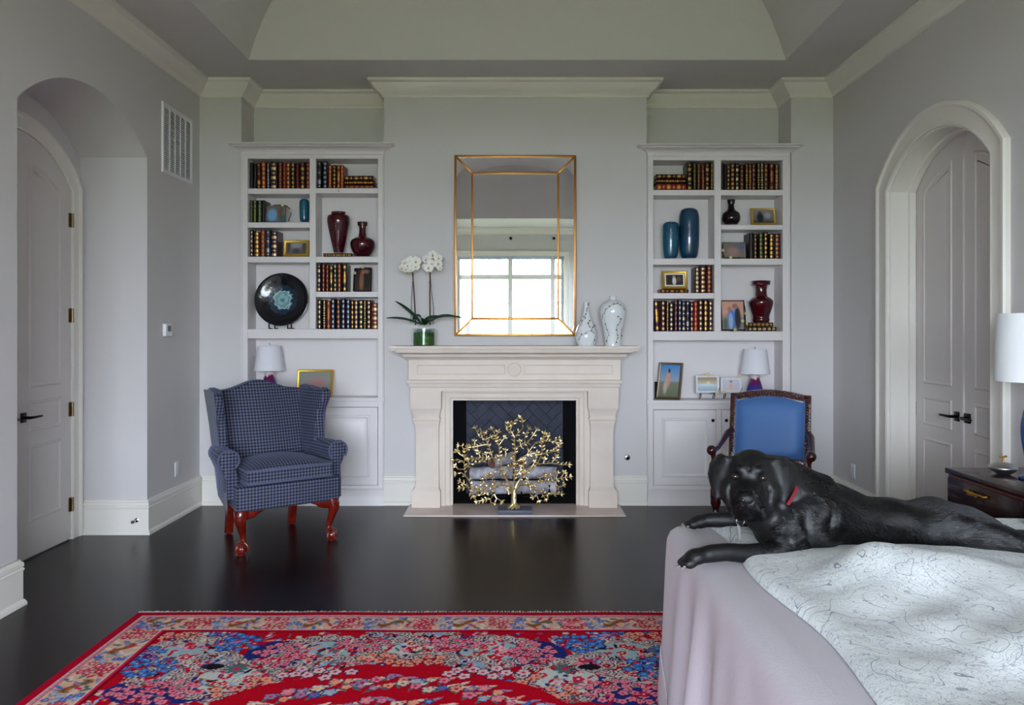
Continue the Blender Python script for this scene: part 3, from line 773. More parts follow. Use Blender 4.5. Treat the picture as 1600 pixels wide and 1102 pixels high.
def stack(spec, x0, x1, where, grp):
    names = ['top', 'middle', 'bottom'] if len(spec) == 3 else (['upper', 'lower'] if len(spec) == 2 else [''])
    for i, (ya, yb, c, g, pat, dx0, dx1) in enumerate(spec):
        xa, xb = bx(x0+dx0), bx(x1+dx1); z0 = bz(yb)+.0004; w = bz(ya)-z0-.0004
        book(w, xb-xa, .16, c, g, pat, (xa, YBF+.004*i, z0), 1, f'{c} leather book lying flat, {names[i]} of {where}' if names[i] else f'{c} leather book lying flat {where}', grp)

shelf_row([(388, 393, 'black', 'copper', 'plain'), (393.5, 398.5, 'black', 'rose', 'plain'), (399, 404.7, 'oxblood', 'gold', 'label'), (406, 412.7, 'red', 'gold', 'spots'), (414, 419.3, 'black', 'silver', 'fine'),
           (420, 430.5, 'brown', 'cream', 'alt'), (432, 439, 'brown', 'copper', 'fine'), (440, 445, 'red', 'copper', 'bands'), (445.2, 451.5, 'rust', 'gold', 'bands'), (452.5, 458.5, 'green', 'gold', 'bands'),
           (459, 466, 'black', 'rose', 'spots'), (467, 474.5, 'brown', 'gold', 'alt'), (475.5, 483, 'oxblood', 'copper', 'bands')], 294.5, 'top left shelf, wing-chair bookcase', 'books on the top left shelf, wing-chair bookcase', 253)
shelf_row([(494.2, 500.5, 'black', 'silver', 'label', -1), (502.5, 510, 'navy', 'silver', 'bands', -1), (511, 516.8, 'red', 'gold', 'fine', 5), (517.8, 524, 'black', 'gold', 'bands', 5), (525, 530.3, 'red', 'gold', 'long', 5), (530.6, 535.8, 'red', 'gold', 'fine', 5)],
          294, 'top right shelf, wing-chair bookcase', 'upright books on the top right shelf, wing-chair bookcase', 252)
stack([(273.5, 280.8, 'brown', 'gold', 'alt', 0, -1), (281.2, 287.2, 'oxblood', 'gold', 'fine', 0, 0), (287.5, 293.8, 'brown', 'copper', 'spots', 0, 1)], 537, 583, 'the stack beside red books', 'flat books on the top right shelf, wing-chair bookcase')
shelf_row([(388.2, 392.4, 'green', 'yellowgreen', 'fine', 0), (392.8, 399.2, 'green', 'yellowgreen', 'fine', 0), (399.8, 406.6, 'green', 'yellowgreen', 'fine', 0), (407.0, 411.5, 'black', 'yellowgreen', 'plain', 0)], 347.4, 'shelf with small teal vase', 'green books beside the photo frame', 312)
shelf_row([(388.5, 393.2, 'black', 'cream', 'bands'), (394, 403, 'brown', 'gold', 'spots'), (403.8, 411.8, 'rust', 'copper', 'bands'), (413, 420, 'slate', 'silver', 'label'), (421, 431.5, 'purple', 'cream', 'alt')], 401.2, 'shelf above the black plate', 'books above the black plate', 359.5)
shelf_row([(494, 499.8, 'navy', 'cream', 'alt'), (500.8, 506.2, 'oxblood', 'copper', 'bands'), (507.2, 511.8, 'oxblood', 'copper', 'bands'), (513, 518.3, 'black', 'gold', 'long'), (519.2, 524.4, 'green', 'cream', 'bands'), (525.2, 531.5, 'oxblood', 'copper', 'spots'), (533.5, 540, 'black', 'gold', 'long')],
          456, 'shelf below the red vases', 'books below the red vases', 413)
shelf_row([(494.3, 500.5, 'black', 'cream', 'bands'), (502.5, 507.6, 'black', 'cream', 'fine'), (508.4, 514.8, 'rust', 'copper', 'long'), (515.6, 521.8, 'navy', 'silver', 'bands'), (522.8, 530.5, 'black', 'copper', 'bands'), (531.5, 537.6, 'navy', 'silver', 'bands'), (539, 545.3, 'slate', 'silver', 'bands'),
           (546.3, 551.3, 'black', 'gold', 'bands'), (552, 558, 'purple', 'cream', 'spots'), (559, 566.3, 'green', 'cream', 'bands'), (566.8, 570.8, 'green', 'gold', 'fine'), (571.5, 578.3, 'purple', 'cream', 'bands'), (579, 590, 'rust', 'cream', 'alt', 5)], 514.5, 'full lowest shelf, wing-chair bookcase', 'books on the lowest shelf, wing-chair bookcase', 468)
stack([(395.3, 401, 'black', 'gold', 'fine', 0, 0)], 504, 549, 'under the tall red vase', 'single flat books')
# right bookcase
stack([(271, 278, 'brown', 'gold', 'alt', 0, 0), (278.4, 285, 'black', 'gold', 'fine', -1, 0), (285.4, 296.2, 'red', 'gold', 'alt', 0, 0)], 1027, 1073.5, 'the stack at the dark end', 'flat books on the top left shelf, armchair bookcase')
shelf_row([(1075, 1083.2, 'black', 'gold', 'alt', 0), (1084.5, 1090, 'black', 'yellowgreen', 'fine', 1), (1091, 1096.5, 'brown', 'copper', 'fine', 2), (1097.5, 1103, 'oxblood', 'copper', 'fine', 2), (1104, 1110.8, 'brown', 'gold', 'alt', 0), (1111.6, 1116, 'black', 'gold', 'fine', 1)],
          296.7, 'top left shelf, armchair bookcase', 'upright books on the top left shelf, armchair bookcase', 253)
shelf_row([(1127.5, 1133, 'brown', 'copper', 'plain'), (1133.6, 1137, 'black', 'silver', 'plain'), (1137.4, 1142.4, 'black', 'gold', 'bands', 2), (1143.4, 1150.2, 'brown', 'gold', 'bands'), (1151, 1157, 'black', 'cream', 'alt'), (1158.4, 1165, 'brown', 'copper', 'bands'), (1166.5, 1171.2, 'black', 'gold', 'fine'),
           (1172, 1176.2, 'oxblood', 'gold', 'fine'), (1177, 1183.8, 'brown', 'copper', 'bands'), (1185.5, 1190, 'black', 'gold', 'fine', -2), (1190.6, 1195.2, 'green', 'cream', 'fine', -2), (1196, 1203.4, 'brown', 'copper', 'bands'), (1204.6, 1211.4, 'oxblood', 'copper', 'long'), (1212.6, 1219.6, 'black', 'gold', 'fine')],
          296.7, 'top right shelf, armchair bookcase', 'books on the top right shelf, armchair bookcase', 255)
shelf_row([(1173, 1179.6, 'black', 'silver', 'plain'), (1180, 1186, 'black', 'copper', 'bands'), (1188, 1194.6, 'black', 'yellowgreen', 'spots'), (1195.6, 1202, 'black', 'gold', 'bands'), (1204, 1211.4, 'black', 'gold', 'spots'), (1212.6, 1222.2, 'brown', 'copper', 'bands')], 404.3, 'shelf with small silver frame', 'books beside the silver frame', 363)
shelf_row([(1088, 1094.8, 'black', 'cream', 'spots', 1), (1095.8, 1105.2, 'oxblood', 'cream', 'bands', 0), (1106, 1114.6, 'oxblood', 'copper', 'bands', -1)], 458, 'beside the gold frame', 'three books beside the gold frame', 416)
shelf_row([(1025, 1032.6, 'purple', 'gold', 'long', 0, -.05), (1034.4, 1041.4, 'oxblood', 'cream', 'bands'), (1042.4, 1046, 'brown', 'gold', 'fine'), (1047.2, 1054.2, 'navy', 'cream', 'bands', 3), (1055.2, 1060.2, 'purple', 'copper', 'bands'), (1061, 1066.2, 'navy', 'silver', 'bands'), (1066.8, 1072.8, 'navy', 'cream', 'alt'),
           (1073.6, 1079.4, 'navy', 'silver', 'label'), (1080, 1085, 'oxblood', 'cream', 'alt'), (1085.4, 1093.2, 'red', 'copper', 'bands'), (1093.6, 1100.2, 'brown', 'cream', 'bands'), (1101, 1108.4, 'black', 'gold', 'spots'), (1109.2, 1115.8, 'purple', 'cream', 'bands')], 518, 'lowest left shelf, armchair bookcase', 'books on the lowest left shelf, armchair bookcase', 470)
stack([(504, 510.7, 'black', 'gold', 'spots', 0, -3), (511, 517.6, 'black', 'cream', 'spots', -1, 2)], 1171, 1213, 'the pair under the red vase', 'two flat books under the red vase')
stack([(452, 457.8, 'oxblood', 'gold', 'alt', 0, 0)], 1033, 1077, 'under the gold photo frame', 'single flat books')
# ribbon markers hanging from the red books
for k, (x, y0, y1) in enumerate(((516.3, 291, 295), (529, 290, 300.5))):
    mb = MB(); p = [(bx(x), YBF-.002, bz(y0)), (bx(x), YB-.003, bz(294)+.002), (bx(x+.2), YB-.004, bz(y1))]
    mb.tube(p, [(.003, .0008)]*3, 6)
    o = mb.build('ribbon_marker', mat('yellow_ribbon', (176, 140, 40), 0.6), None)
    tag(o, ['short yellow ribbon marker hanging below the first red book', 'long yellow ribbon marker hanging over the shelf edge'][k], 'ribbon', 'yellow ribbon markers')

# ---------------------------------------------------------------- vases
def lathe_px(mb, cx, prof, Y, segs=32):
    """profile in photo pixels (half-width, y), bottom to top"""
    c = W(cx, prof[0][1], Y)
    pts = [(r*Y/FPX, (prof[0][1]-y)*Y/FPX) for r, y in prof]
    return mb.lathe(pts, (c.x, Y, c.z), segs), c
def smooth_prof(p, n=4):
    out = []
    for i in range(len(p)-1):
        p0, p1, p2, p3 = p[max(i-1, 0)], p[i], p[i+1], p[min(i+2, len(p)-1)]
        for k in range(n):
            t = k/n
            out.append(tuple(0.5*(2*p1[j]+(p2[j]-p0[j])*t+(2*p0[j]-5*p1[j]+4*p2[j]-p3[j])*t*t+(3*p1[j]-p0[j]-3*p2[j]+p3[j])*t**3) for j in (0, 1)))
    return out+[p[-1]]
def vase(name, label, cx, prof, m, Y=6.66, lip=True, zbot=None, group=None, cat='vase'):
    o = thing(name, label, cat, tuple(W(cx, prof[0][1], Y)), group=group)
    pr = smooth_prof(prof, 5)
    if lip:                                      # turn the profile into the mouth and down inside
        r, y = prof[-1]; pr += [(r-.6, y-.3), (r-1.2, y+1.2), (r-1.6, y+6)]
    mb, c = lathe_px(MB(), cx, [(0.01, prof[0][1])]+pr, Y)
    mb.build('body', m, o, smooth=50)
    return o
M_OX = mat('oxblood_glaze', (74, 6, 18), 0.08, coat=0.5, var=(9, (48, 4, 13)))
M_TEAL = mat('teal_glaze', (22, 96, 122), 0.12, coat=0.5, bump=(70, 0.1), var=(8, (14, 70, 100)))
M_BLUEG = mat('blue_teal_glaze', (12, 66, 98), 0.12, coat=0.5, bump=(70, 0.1), var=(8, (10, 46, 80)))
M_BLACKG = mat('black_glaze', (22, 10, 14), 0.08, coat=0.5)
vz = bz(401.2)
vase('vase', 'tall oxblood red shouldered vase standing on a flat book', 529, [(7.5, 395), (8.5, 390), (12, 375), (16, 356), (17.6, 346), (16.5, 338), (12, 335.5), (10.3, 334), (11.3, 332.5), (12.2, 332)], M_OX, 6.65)
vase('vase', 'oxblood red bottle vase with round belly and slim neck', 566.5, [(10, 400.8), (15.5, 394), (18.6, 385), (18, 377), (13, 372.5), (7, 370), (5.4, 364), (5.2, 355), (6.2, 350), (8.6, 348), (9, 347.6)], M_OX, 6.65)
vase('vase', 'small teal cylinder vase at the shelf end near the divider', 475.5, [(5, 347), (6.8, 344), (7.3, 335), (7.5, 322), (7.2, 315), (5, 312), (4.2, 311.5)], M_TEAL, 6.66)
vase('vase', 'shorter teal cylinder vase left of the tall blue one', 1047.8, [(8.5, 403.9), (10.5, 400), (12, 385), (12.4, 365), (12, 352), (9.5, 348.3), (8, 347.6)], M_TEAL, 6.65, group='pair of tall ceramic cylinder vases')
vase('vase', 'taller deep blue cylinder vase right of the teal one', 1076.5, [(10.5, 403.9), (13.5, 398), (15.6, 380), (16, 355), (15.8, 340), (13.4, 330), (9.8, 327), (9, 326.6)], M_BLUEG, 6.68, group='pair of tall ceramic cylinder vases')
vase('vase', 'small black bottle vase with round belly and flared mouth', 1142.5, [(9, 351), (13.3, 345), (13.9, 339), (12, 333), (7, 329), (4.8, 325), (4.5, 318), (5, 314.5), (7, 312.8)], M_BLACKG, 6.65)
vase('vase', 'oxblood red baluster vase with trumpet mouth standing on two books', 1189, [(12.2, 503.8), (13, 500), (12.6, 495), (15.5, 485), (18, 476), (17.8, 470), (14, 466), (9.8, 463), (8.6, 457), (8.8, 449), (11, 443.5), (15.2, 439.5)], M_OX, 6.66)

# black plate on a stand
py_ = 6.70
pc = W(440, 468, py_); pr_ = 42*py_/FPX
pt = thing('display_plate', 'large round black plate with icy blue glazed centre propped on a stand', 'plate', (pc.x, py_, bz(514.5)))
m = bpy.data.materials.new('plate_glaze'); m.use_nodes = True; nt = m.node_tree; b = nt.nodes['Principled BSDF']
tc = nt.nodes.new('ShaderNodeTexCoord'); ln = nt.nodes.new('ShaderNodeVectorMath'); ln.operation = 'LENGTH'
mpn = nt.nodes.new('ShaderNodeMapping'); mpn.inputs['Location'].default_value = (0, -(py_-py_), -(pc.z-bz(514.5))); mpn.inputs['Scale'].default_value = (1, 0, 1)
nz = nt.nodes.new('ShaderNodeTexNoise'); nz.inputs['Scale'].default_value = 34; nz.inputs['Detail'].default_value = 5
ad = nt.nodes.new('ShaderNodeMath'); ad.operation = 'MULTIPLY_ADD'; ad.inputs[1].default_value = .085
nt.links.new(tc.outputs['Object'], mpn.inputs[0]); nt.links.new(mpn.outputs[0], ln.inputs[0]); nt.links.new(tc.outputs['Object'], nz.inputs['Vector'])
nt.links.new(nz.outputs['Fac'], ad.inputs[0]); nt.links.new(ln.outputs['Value'], ad.inputs[2])
cr = nt.nodes.new('ShaderNodeValToRGB'); e = cr.color_ramp
e.elements[0].position = 0.0; e.elements[0].color = rgb(150, 190, 196)
e.elements[1].position = .30; e.elements[1].color = rgb(8, 8, 14)
for p_, c_ in ((.05, (70, 120, 130)), (.075, (150, 190, 194)), (.10, (84, 140, 150)), (.118, (176, 208, 206)), (.132, (22, 50, 70)), (.155, (34, 50, 70)), (.18, (10, 12, 20))):
    k = e.elements.new(p_); k.color = rgb(*c_)
nt.links.new(ad.outputs[0], cr.inputs[0]); nt.links.new(cr.outputs[0], b.inputs['Base Color'])
b.inputs['Roughness'].default_value = .12; b.inputs['Coat Weight'].default_value = .4
bp = nt.nodes.new('ShaderNodeBump'); bp.inputs['Strength'].default_value = .25; bp.inputs['Distance'].default_value = .01
nt.links.new(nz.outputs['Fac'], bp.inputs['Height']); nt.links.new(bp.outputs[0], b.inputs['Normal'])
tl_ = math.radians(10); rings = []
for r, h in ((.03, .03), (.5, .028), (.72, .012), (.97, -.012), (1.0, -.01), (1.0, -.004), (.97, -.004), (.72, .022), (.5, .038), (.03, .04)):
    ring = []
    for i in range(48):
        a = 2*PI*i/48; zz = math.sin(a)*r*pr_; yy = h
        ring.append((pc.x+math.cos(a)*r*pr_, py_+yy*math.cos(tl_)+zz*math.sin(tl_)*.6, pc.z+zz*math.cos(tl_)))
    rings.append(ring)
MB().loft(rings[::-1]).build('plate', m, pt, smooth=50)
for x in (421, 430, 450, 456):
    p = W(x, 506, py_-.02); MB().tube([(p.x, py_-.03, bz(514.5)+.004), (p.x, py_-.03, p.z), (p.x, py_+.03, p.z+.03)], .006, 6).tube([(p.x, py_-.03, bz(514.5)+.006), (p.x, py_+.05, bz(514.5)+.006)], .005, 6).build('stand_leg', M_BLACKMETAL, pt)

# ---------------------------------------------------------------- prints and frames
M_PRINT = attr_mat('photo_print', 0.3, 0.5)
def smoothstep(a, b, x):
    t = np.clip((x-a)/(b-a), 0, 1); return t*t*(3-2*t)
def painter(bg, blobs):
    """bg: list of (v, colour) stops bottom->top; blobs: (u,v,ru,rv,colour,soft)"""
    def f(U, V):
        vs = [s[0] for s in bg]; C = np.zeros(U.shape+(3,))
        for k in range(3): C[..., k] = np.interp(V, vs, [lin(s[1][k]) for s in bg])
        for (u, v, ru, rv, c, so) in blobs:
            d = np.sqrt(((U-u)/ru)**2+((V-v)/rv)**2); a = 1-smoothstep(1-so, 1+so*.3, d)
            for k in range(3): C[..., k] = C[..., k]*(1-a)+lin(c[k])*a
        return C
    return f
def print_mesh(name, parent, c, ux, uz, paint, res=34):
    """flat print: centre, half-width vector, half-height vector"""
    nu, nv = res, max(6, int(res*uz.length/ux.length)); og = origin_of(parent)
    me = bpy.data.meshes.new(name)
    vs = [tuple(c+ux*(-1+2*i/(nu-1))+uz*(-1+2*j/(nv-1))-og) for j in range(nv) for i in range(nu)]
    me.from_pydata(vs, [], [(j*nu+i, j*nu+i+1, (j+1)*nu+i+1, (j+1)*nu+i) for j in range(nv-1) for i in range(nu-1)])
    U, V = np.meshgrid(np.linspace(0, 1, nu), np.linspace(0, 1, nv)); C = paint(U, V).reshape(-1, 3)
    ca = me.color_attributes.new('Col', 'FLOAT_COLOR', 'POINT'); ca.data.foreach_set('color', np.hstack([C, np.ones((len(C), 1))]).astype(np.float32).ravel())
    me.materials.append(M_PRINT); o = bpy.data.objects.new(name, me); COL.objects.link(o); o.parent = parent
    return o
def frame(label, px, Y, fm, fw, paint, mat_w=0, lean=10, yaw=0, foot_y=None, group=None, depth=.012, name='photo_frame', matcol=(226, 224, 220), stand=True, bead=False):
    """px=(x0,x1,ytop,ybot) outline of a framed photo that stands on a shelf"""
    x0, x1, yt, yb = px
    a, b = W(x0, yb, Y), W(x1, yb, Y); w = (b.x-a.x); h = (yb-yt)*Y/FPX
    zb = bz(foot_y) if foot_y else a.z
    root = thing(name, label, 'photo frame', ((a.x+b.x)/2, Y, zb), group=group)
    zoff = a.z-zb
    R = Euler((-math.radians(lean), 0, math.radians(yaw))).to_matrix()
    X, Nn, Z = R @ Vector((1, 0, 0)), R @ Vector((0, -1, 0)), R @ Vector((0, 0, 1))
    base = Vector(((a.x+b.x)/2, Y, a.z+.001)); C = base+Z*(h/2)
    mp = lambda u, v, q: C+X*u+Z*v+Nn*q
    hw, hh = w/2, h/2
    MB().sweep(rect(-hw, hw, -hh, hh), [(0, -depth), (0, depth*.5), (fw*.3, depth*.9), (fw*.7, depth*.7), (fw, depth*.3), (fw, -depth)], mp, closed=True).build('frame', fm, root, smooth=30)
    MB().prism(rect(-hw+fw*.5, hw-fw*.5, -hh+fw*.5, hh-fw*.5), mp, -depth, -depth*.5).build('backing', mat('frame_back', (60, 50, 44), .8), root)
    iw, ih = hw-fw, hh-fw
    if mat_w:
        MB().sweep(rect(-iw, iw, -ih, ih), [(0, -.003), (0, .001), (mat_w, .001), (mat_w, -.003)], mp, closed=True).build('mat_board', mat('mat_%d' % matcol[0], matcol, .8), root)
        iw -= mat_w; ih -= mat_w
    print_mesh('photo', root, C+Nn*.0005, X*iw, Z*ih, paint)
    if stand:
        t = C+Z*(hh*.3)-Nn*depth; ft = Vector((C.x, base.y+.05+.03*math.sin(math.radians(lean)), zb+.002))
        MB().obox((t+ft)/2, X*.012, (t-ft)/2, Vector((0, .0015, 0))).build('stand', mat('frame_back', (60, 50, 44), .8), root)
    return root, mp, hw, hh
M_GF = mat('gold_leaf_frame', (206, 164, 52), .38, .6)
M_SF = mat('silver_frame', (200, 198, 200), .25, .9)
M_BF = mat('bronze_branch', (52, 46, 44), .4, .8)
M_BLOSSOM = mat('blossom_metal', (226, 214, 150), .4, .2)
def branch_decor(root, mp, path, blossoms, r=.0035):
    MB().tube([mp(u, v, .012) for u, v in path], r, 6).build('branch_trim', M_BF, root, smooth=60)
    for (u, v) in blossoms:
        mb = MB(); c = mp(u, v, .016)
        for k in range(5):
            a = 2*PI*k/5; mb.ball(mp(u+.008*math.cos(a), v+.008*math.sin(a), .018), (.007, .005, .007), 8, 6)
        mb.build('blossom', M_BLOSSOM, root, smooth=60)
YP = 6.66
frame('gold frame with blurred portrait photo standing behind the wing chair', (463, 519, 578, 621.3), 6.63, M_GF, .02, painter([(0, (110, 120, 140)), (.5, (140, 138, 136)), (1, (128, 134, 126))], [(.42, .45, .16, .3, (176, 120, 116), .9), (.66, .5, .17, .32, (178, 116, 110), .9), (.68, .1, .25, .3, (110, 132, 190), .9)]), foot_y=621.5)
frame('broad gold frame with dim wedding photo above the black plate', (442.5, 482.3, 375, 401), 6.62, M_GF, .022, painter([(0, (90, 92, 100)), (1, (120, 116, 116))], [(.5, .75, .3, .4, (150, 152, 154), .6), (.5, .3, .22, .3, (60, 58, 64), .7), (.12, .6, .1, .5, (78, 62, 58), .4), (.88, .6, .1, .5, (78, 62, 58), .4)]), foot_y=401.2)
r_, mp_, hw_, hh_ = frame('silver frame with winding blossom branch beside the green books', (415.5, 447, 320.5, 347.2), 6.63, M_SF, .008, painter([(0, (80, 110, 140)), (1, (120, 100, 90))], [(.28, .4, .3, .5, (120, 170, 210), .5), (.75, .5, .2, .6, (110, 88, 76), .6), (.9, .2, .2, .3, (50, 90, 80), .6)]), foot_y=347.4, lean=8)
branch_decor(r_, mp_, [(-.02, hh_), (.05, hh_), (.09, hh_*.9), (.125, hh_*.45), (.13, -.01), (.11, -hh_*.95)], [(.055, hh_), (.125, hh_*.3)])
r_, mp_, hw_, hh_ = frame('dark frame with branch corner and couple dancing, beside books', (552.5, 580, 418.5, 455.6), 6.64, M_BF, .007, painter([(0, (58, 34, 30)), (1, (34, 20, 22))], [(.42, .45, .16, .55, (134, 90, 60), .6), (.5, .86, .1, .12, (160, 110, 84), .5), (.7, .88, .22, .1, (140, 96, 70), .5), (.75, .4, .2, .4, (22, 14, 18), .6)]), foot_y=456, lean=10)
branch_decor(r_, mp_, [(-hw_, -hh_), (-hw_, hh_*.5), (-hw_*.7, hh_*.9), (0, hh_*1.05), (hw_, hh_)], [(-hw_*.9, hh_*.55), (-.002, hh_*1.05)])
frame('gold frame with black and white photo beside the small black vase', (1174, 1213, 325, 351.2), 6.64, M_GF, .016, painter([(0, (40, 40, 44)), (.3, (110, 112, 116)), (1, (130, 132, 136))], [(.35, .4, .2, .45, (26, 26, 30), .5), (.34, .8, .09, .13, (70, 66, 66), .5), (.7, .6, .2, .3, (160, 162, 166), .7)]), foot_y=351.4, yaw=4)
r_, mp_, hw_, hh_ = frame('small silver frame with blossom branch and blurred baby photo beside books', (1129, 1165.5, 378, 404), 6.64, M_SF, .010, painter([(0, (130, 116, 108)), (1, (110, 108, 102))], [(.45, .4, .35, .4, (168, 134, 124), .8), (.85, .75, .16, .2, (70, 110, 160), .7)]), foot_y=404.3)
branch_decor(r_, mp_, [(-hw_, hh_*.7), (-hw_*1.04, -hh_*.3), (-hw_*.8, -hh_), (hw_*.5, -hh_*1.0)], [(-hw_*1.0, -.005), (-hw_*.35, -hh_*.95)])
frame('gold frame with white mat and wedding photo on a flat book', (1035, 1074, 423, 451.6), 6.64, M_GF, .022, painter([(0, (50, 38, 40)), (1, (44, 34, 38))], [(.48, .4, .13, .45, (226, 222, 220), .4), (.46, .8, .1, .12, (190, 160, 140), .5), (.75, .6, .16, .3, (110, 82, 70), .7)]), mat_w=.012)
r_, mp_, hw_, hh_ = frame('upright frame with blossom trim and couple in blue beside the red vase', (1127.6, 1164.5, 469, 516.6), 6.62, M_BF, .008, painter([(0, (130, 120, 120)), (.3, (120, 120, 110)), (.6, (210, 160, 140)), (1, (206, 152, 130))],
    [(.42, .35, .2, .42, (70, 110, 190), .35), (.35, .72, .1, .1, (170, 120, 96), .4), (.4, .3, .12, .35, (150, 176, 206), .4), (.62, .45, .1, .35, (80, 140, 210), .35), (.72, .4, .16, .45, (34, 36, 48), .35), (.64, .84, .09, .1, (160, 116, 96), .4), (.15, .2, .1, .25, (80, 100, 70), .6), (.55, .82, .08, .09, (150, 108, 90), .4)]), foot_y=518, lean=8)
branch_decor(r_, mp_, [(hw_*.9, hh_), (hw_*1.05, hh_*.3), (hw_, -hh_*.2), (hw_*1.1, -hh_*.9)], [(hw_*1.05, hh_*.1), (hw_*1.15, -hh_*.55), (hw_*.1, -hh_*.98), (hw_*.75, -hh_*.4)])
# small gilt picture tray leaning frames on the right ledge
r_, mp_, hw_, hh_ = frame('tall slanting bronze frame with blue-sky photo at the ledge end', (1024, 1063, 566, 624.5), 6.60, mat('pewter_bronze', (122, 104, 88), .4, .7), .02, painter([(0, (96, 112, 80)), (.45, (128, 132, 116)), (.52, (150, 170, 190)), (1, (60, 140, 200))],
    [(.42, .55, .14, .3, (206, 150, 130), .5), (.45, .82, .07, .08, (60, 40, 40), .5), (.3, .3, .12, .25, (190, 170, 160), .6)]), foot_y=625.5, yaw=-32, lean=14)
MB().obox((r_.location.x-.06, 6.70, bz(625.5)+.075), (.035, .01, 0), (0, .004, .0), (0, 0, .072)).build('easel_back', M_BLACKMETAL, r_)
for (px_, lab, pa, bl_) in (((1087, 1124, 587, 614.5), 'white beaded frame with sepia beach photo on wire legs', painter([(0, (150, 176, 190)), (.45, (190, 206, 214)), (.6, (190, 180, 160)), (1, (150, 124, 84))], [(.55, .6, .12, .14, (230, 214, 190), .6), (.5, .45, .5, .12, (206, 220, 226), .7)]), [(.1, 1.12), (-.05, 1.05), (.75, -.95)]),
                            ((1126, 1159, 590, 614), 'white frame with pale portrait photo beside the armchair lamp', painter([(0, (206, 200, 206)), (1, (190, 196, 212))], [(.5, .5, .13, .4, (226, 178, 172), .6), (.5, .82, .1, .12, (150, 110, 100), .5), (.3, .25, .12, .2, (222, 196, 190), .7)]), [(.85, 1.05), (-.75, -.95)])):
    r_, mp_, hw_, hh_ = frame(lab, px_, 6.64, mat('white_enamel', (232, 232, 234), .3), .012, pa, mat_w=.006, lean=4, foot_y=625.5, stand=False, group='small white frames on the ledge')
    z0 = bz(625.5)-WZ(px_[3], 6.64)
    for u in (-.6, .55):
        MB().tube([mp_(u*hw_, -hh_, .0), mp_(u*hw_+.006, -hh_-.02, .004), Vector((mp_(u*hw_, 0, 0).x-.006, 6.635, bz(625.5)+.002))], .0035, 6).tube([mp_(u*hw_, -hh_, -.005), Vector((mp_(u*hw_, 0, 0).x, 6.69, bz(625.5)+.002))], .003, 6).build('wire_leg', M_BF, r_)
    branch_decor(r_, mp_, [(hw_*1.0, -hh_*.4), (hw_*.8, -hh_*.95), (hw_*.1, -hh_*1.05)], [(u*hw_, v*hh_) for u, v in bl_], .0025)

# ---------------------------------------------------------------- lamps on the ledges
M_LSHADE = mat('linen_shade', (226, 226, 234), .8, bump=(300, .1))
def lamp_glaze():
    m = bpy.data.materials.new('purple_blue_drip_glaze'); m.use_nodes = True; MATS['drip'] = m
    nt = m.node_tree; b = nt.nodes['Principled BSDF']; tc = nt.nodes.new('ShaderNodeTexCoord'); sx = nt.nodes.new('ShaderNodeSeparateXYZ')
    nt.links.new(tc.outputs['Generated'], sx.inputs[0]); n = nt.nodes.new('ShaderNodeTexNoise'); n.inputs['Scale'].default_value = 6
    mp = nt.nodes.new('ShaderNodeMapping'); mp.inputs['Scale'].default_value = (2, 2, .5); nt.links.new(tc.outputs['Generated'], mp.inputs[0]); nt.links.new(mp.outputs[0], n.inputs['Vector'])
    ma = nt.nodes.new('ShaderNodeMath'); ma.operation = 'MULTIPLY_ADD'; ma.inputs[1].default_value = .3; nt.links.new(n.outputs['Fac'], ma.inputs[0]); nt.links.new(sx.outputs[2], ma.inputs[2])
    cr = nt.nodes.new('ShaderNodeValToRGB'); nt.links.new(ma.outputs[0], cr.inputs[0])
    cr.color_ramp.elements[0].position = .2; cr.color_ramp.elements[0].color = rgb(28, 36, 130); cr.color_ramp.elements[1].position = 1.0; cr.color_ramp.elements[1].color = rgb(210, 200, 196)
    for p_, c_ in ((.6, (52, 50, 160)), (.78, (92, 26, 100)), (.95, (120, 20, 70)), (1.0, (150, 60, 90))):
        k = cr.color_ramp.elements.new(min(p_, .99)); k.color = rgb(*c_)
    nt.links.new(cr.outputs[0], b.inputs['Base Color']); b.inputs['Roughness'].default_value = .08; b.inputs['Coat Weight'].default_value = .5
    return m
M_DRIP = lamp_glaze()
def ledge_lamp(label, cx, ys, Y, zb):
    """ys: shade top, shade bottom, base bottom px"""
    root = thing('table_lamp', label, 'lamp', (WX(cx, Y), Y, zb), group='small ledge lamps with purple glazed bases')
    k = Y/FPX; X = WX(cx, Y); z1, z0 = WZ(ys[0], Y), WZ(ys[1], Y)
    rt, rb = 17.5*k, 23.3*k
    MB().lathe([(rb, z0), (rt, z1), (rt-.003, z1), (rb-.003, z0)], (X, Y, 0), 40, caps=False).build('shade', M_LSHADE, root, smooth=40)
    MB().lathe([(rt-.003, z1-.006), (.002, z1-.006)], (X, Y, 0), 40, caps=False).build('shade_diffuser', M_LSHADE, root)
    H = z0+.004-zb
    pr = [(.04, 0), (.052, .03*H), (.066, .26*H), (.066, .4*H), (.05, .66*H), (.039, .8*H), (.04, .92*H), (.03, .95*H)]
    MB().lathe([(r, zb+z) for r, z in smooth_prof(pr, 4)], (X, Y, 0), 32).build('base', M_DRIP, root, smooth=60)
    MB().lathe([(.012, zb+.93*H), (.012, z0+.03), (.004, z0+.035), (.004, z1-.004), (.004, z1+.012), (.007, z1+.016), (.001, z1+.024)], (X, Y, 0), 12).build('stem', M_CHROME, root)
    MB().ball((X, Y, (z0+z1)/2), (.03, .03, .04), 14, 10).build('bulb', mat('frosted_bulb', (240, 238, 230), .4), root, smooth=180)
    return root
ledge_lamp('small lamp with white shade behind the wing chair', 421, (541, 579), 6.645, bz(621.5))
ledge_lamp('small lamp with white shade and blue base above the armchair', 1179.5, (546, 584), 6.645, bz(625.5))

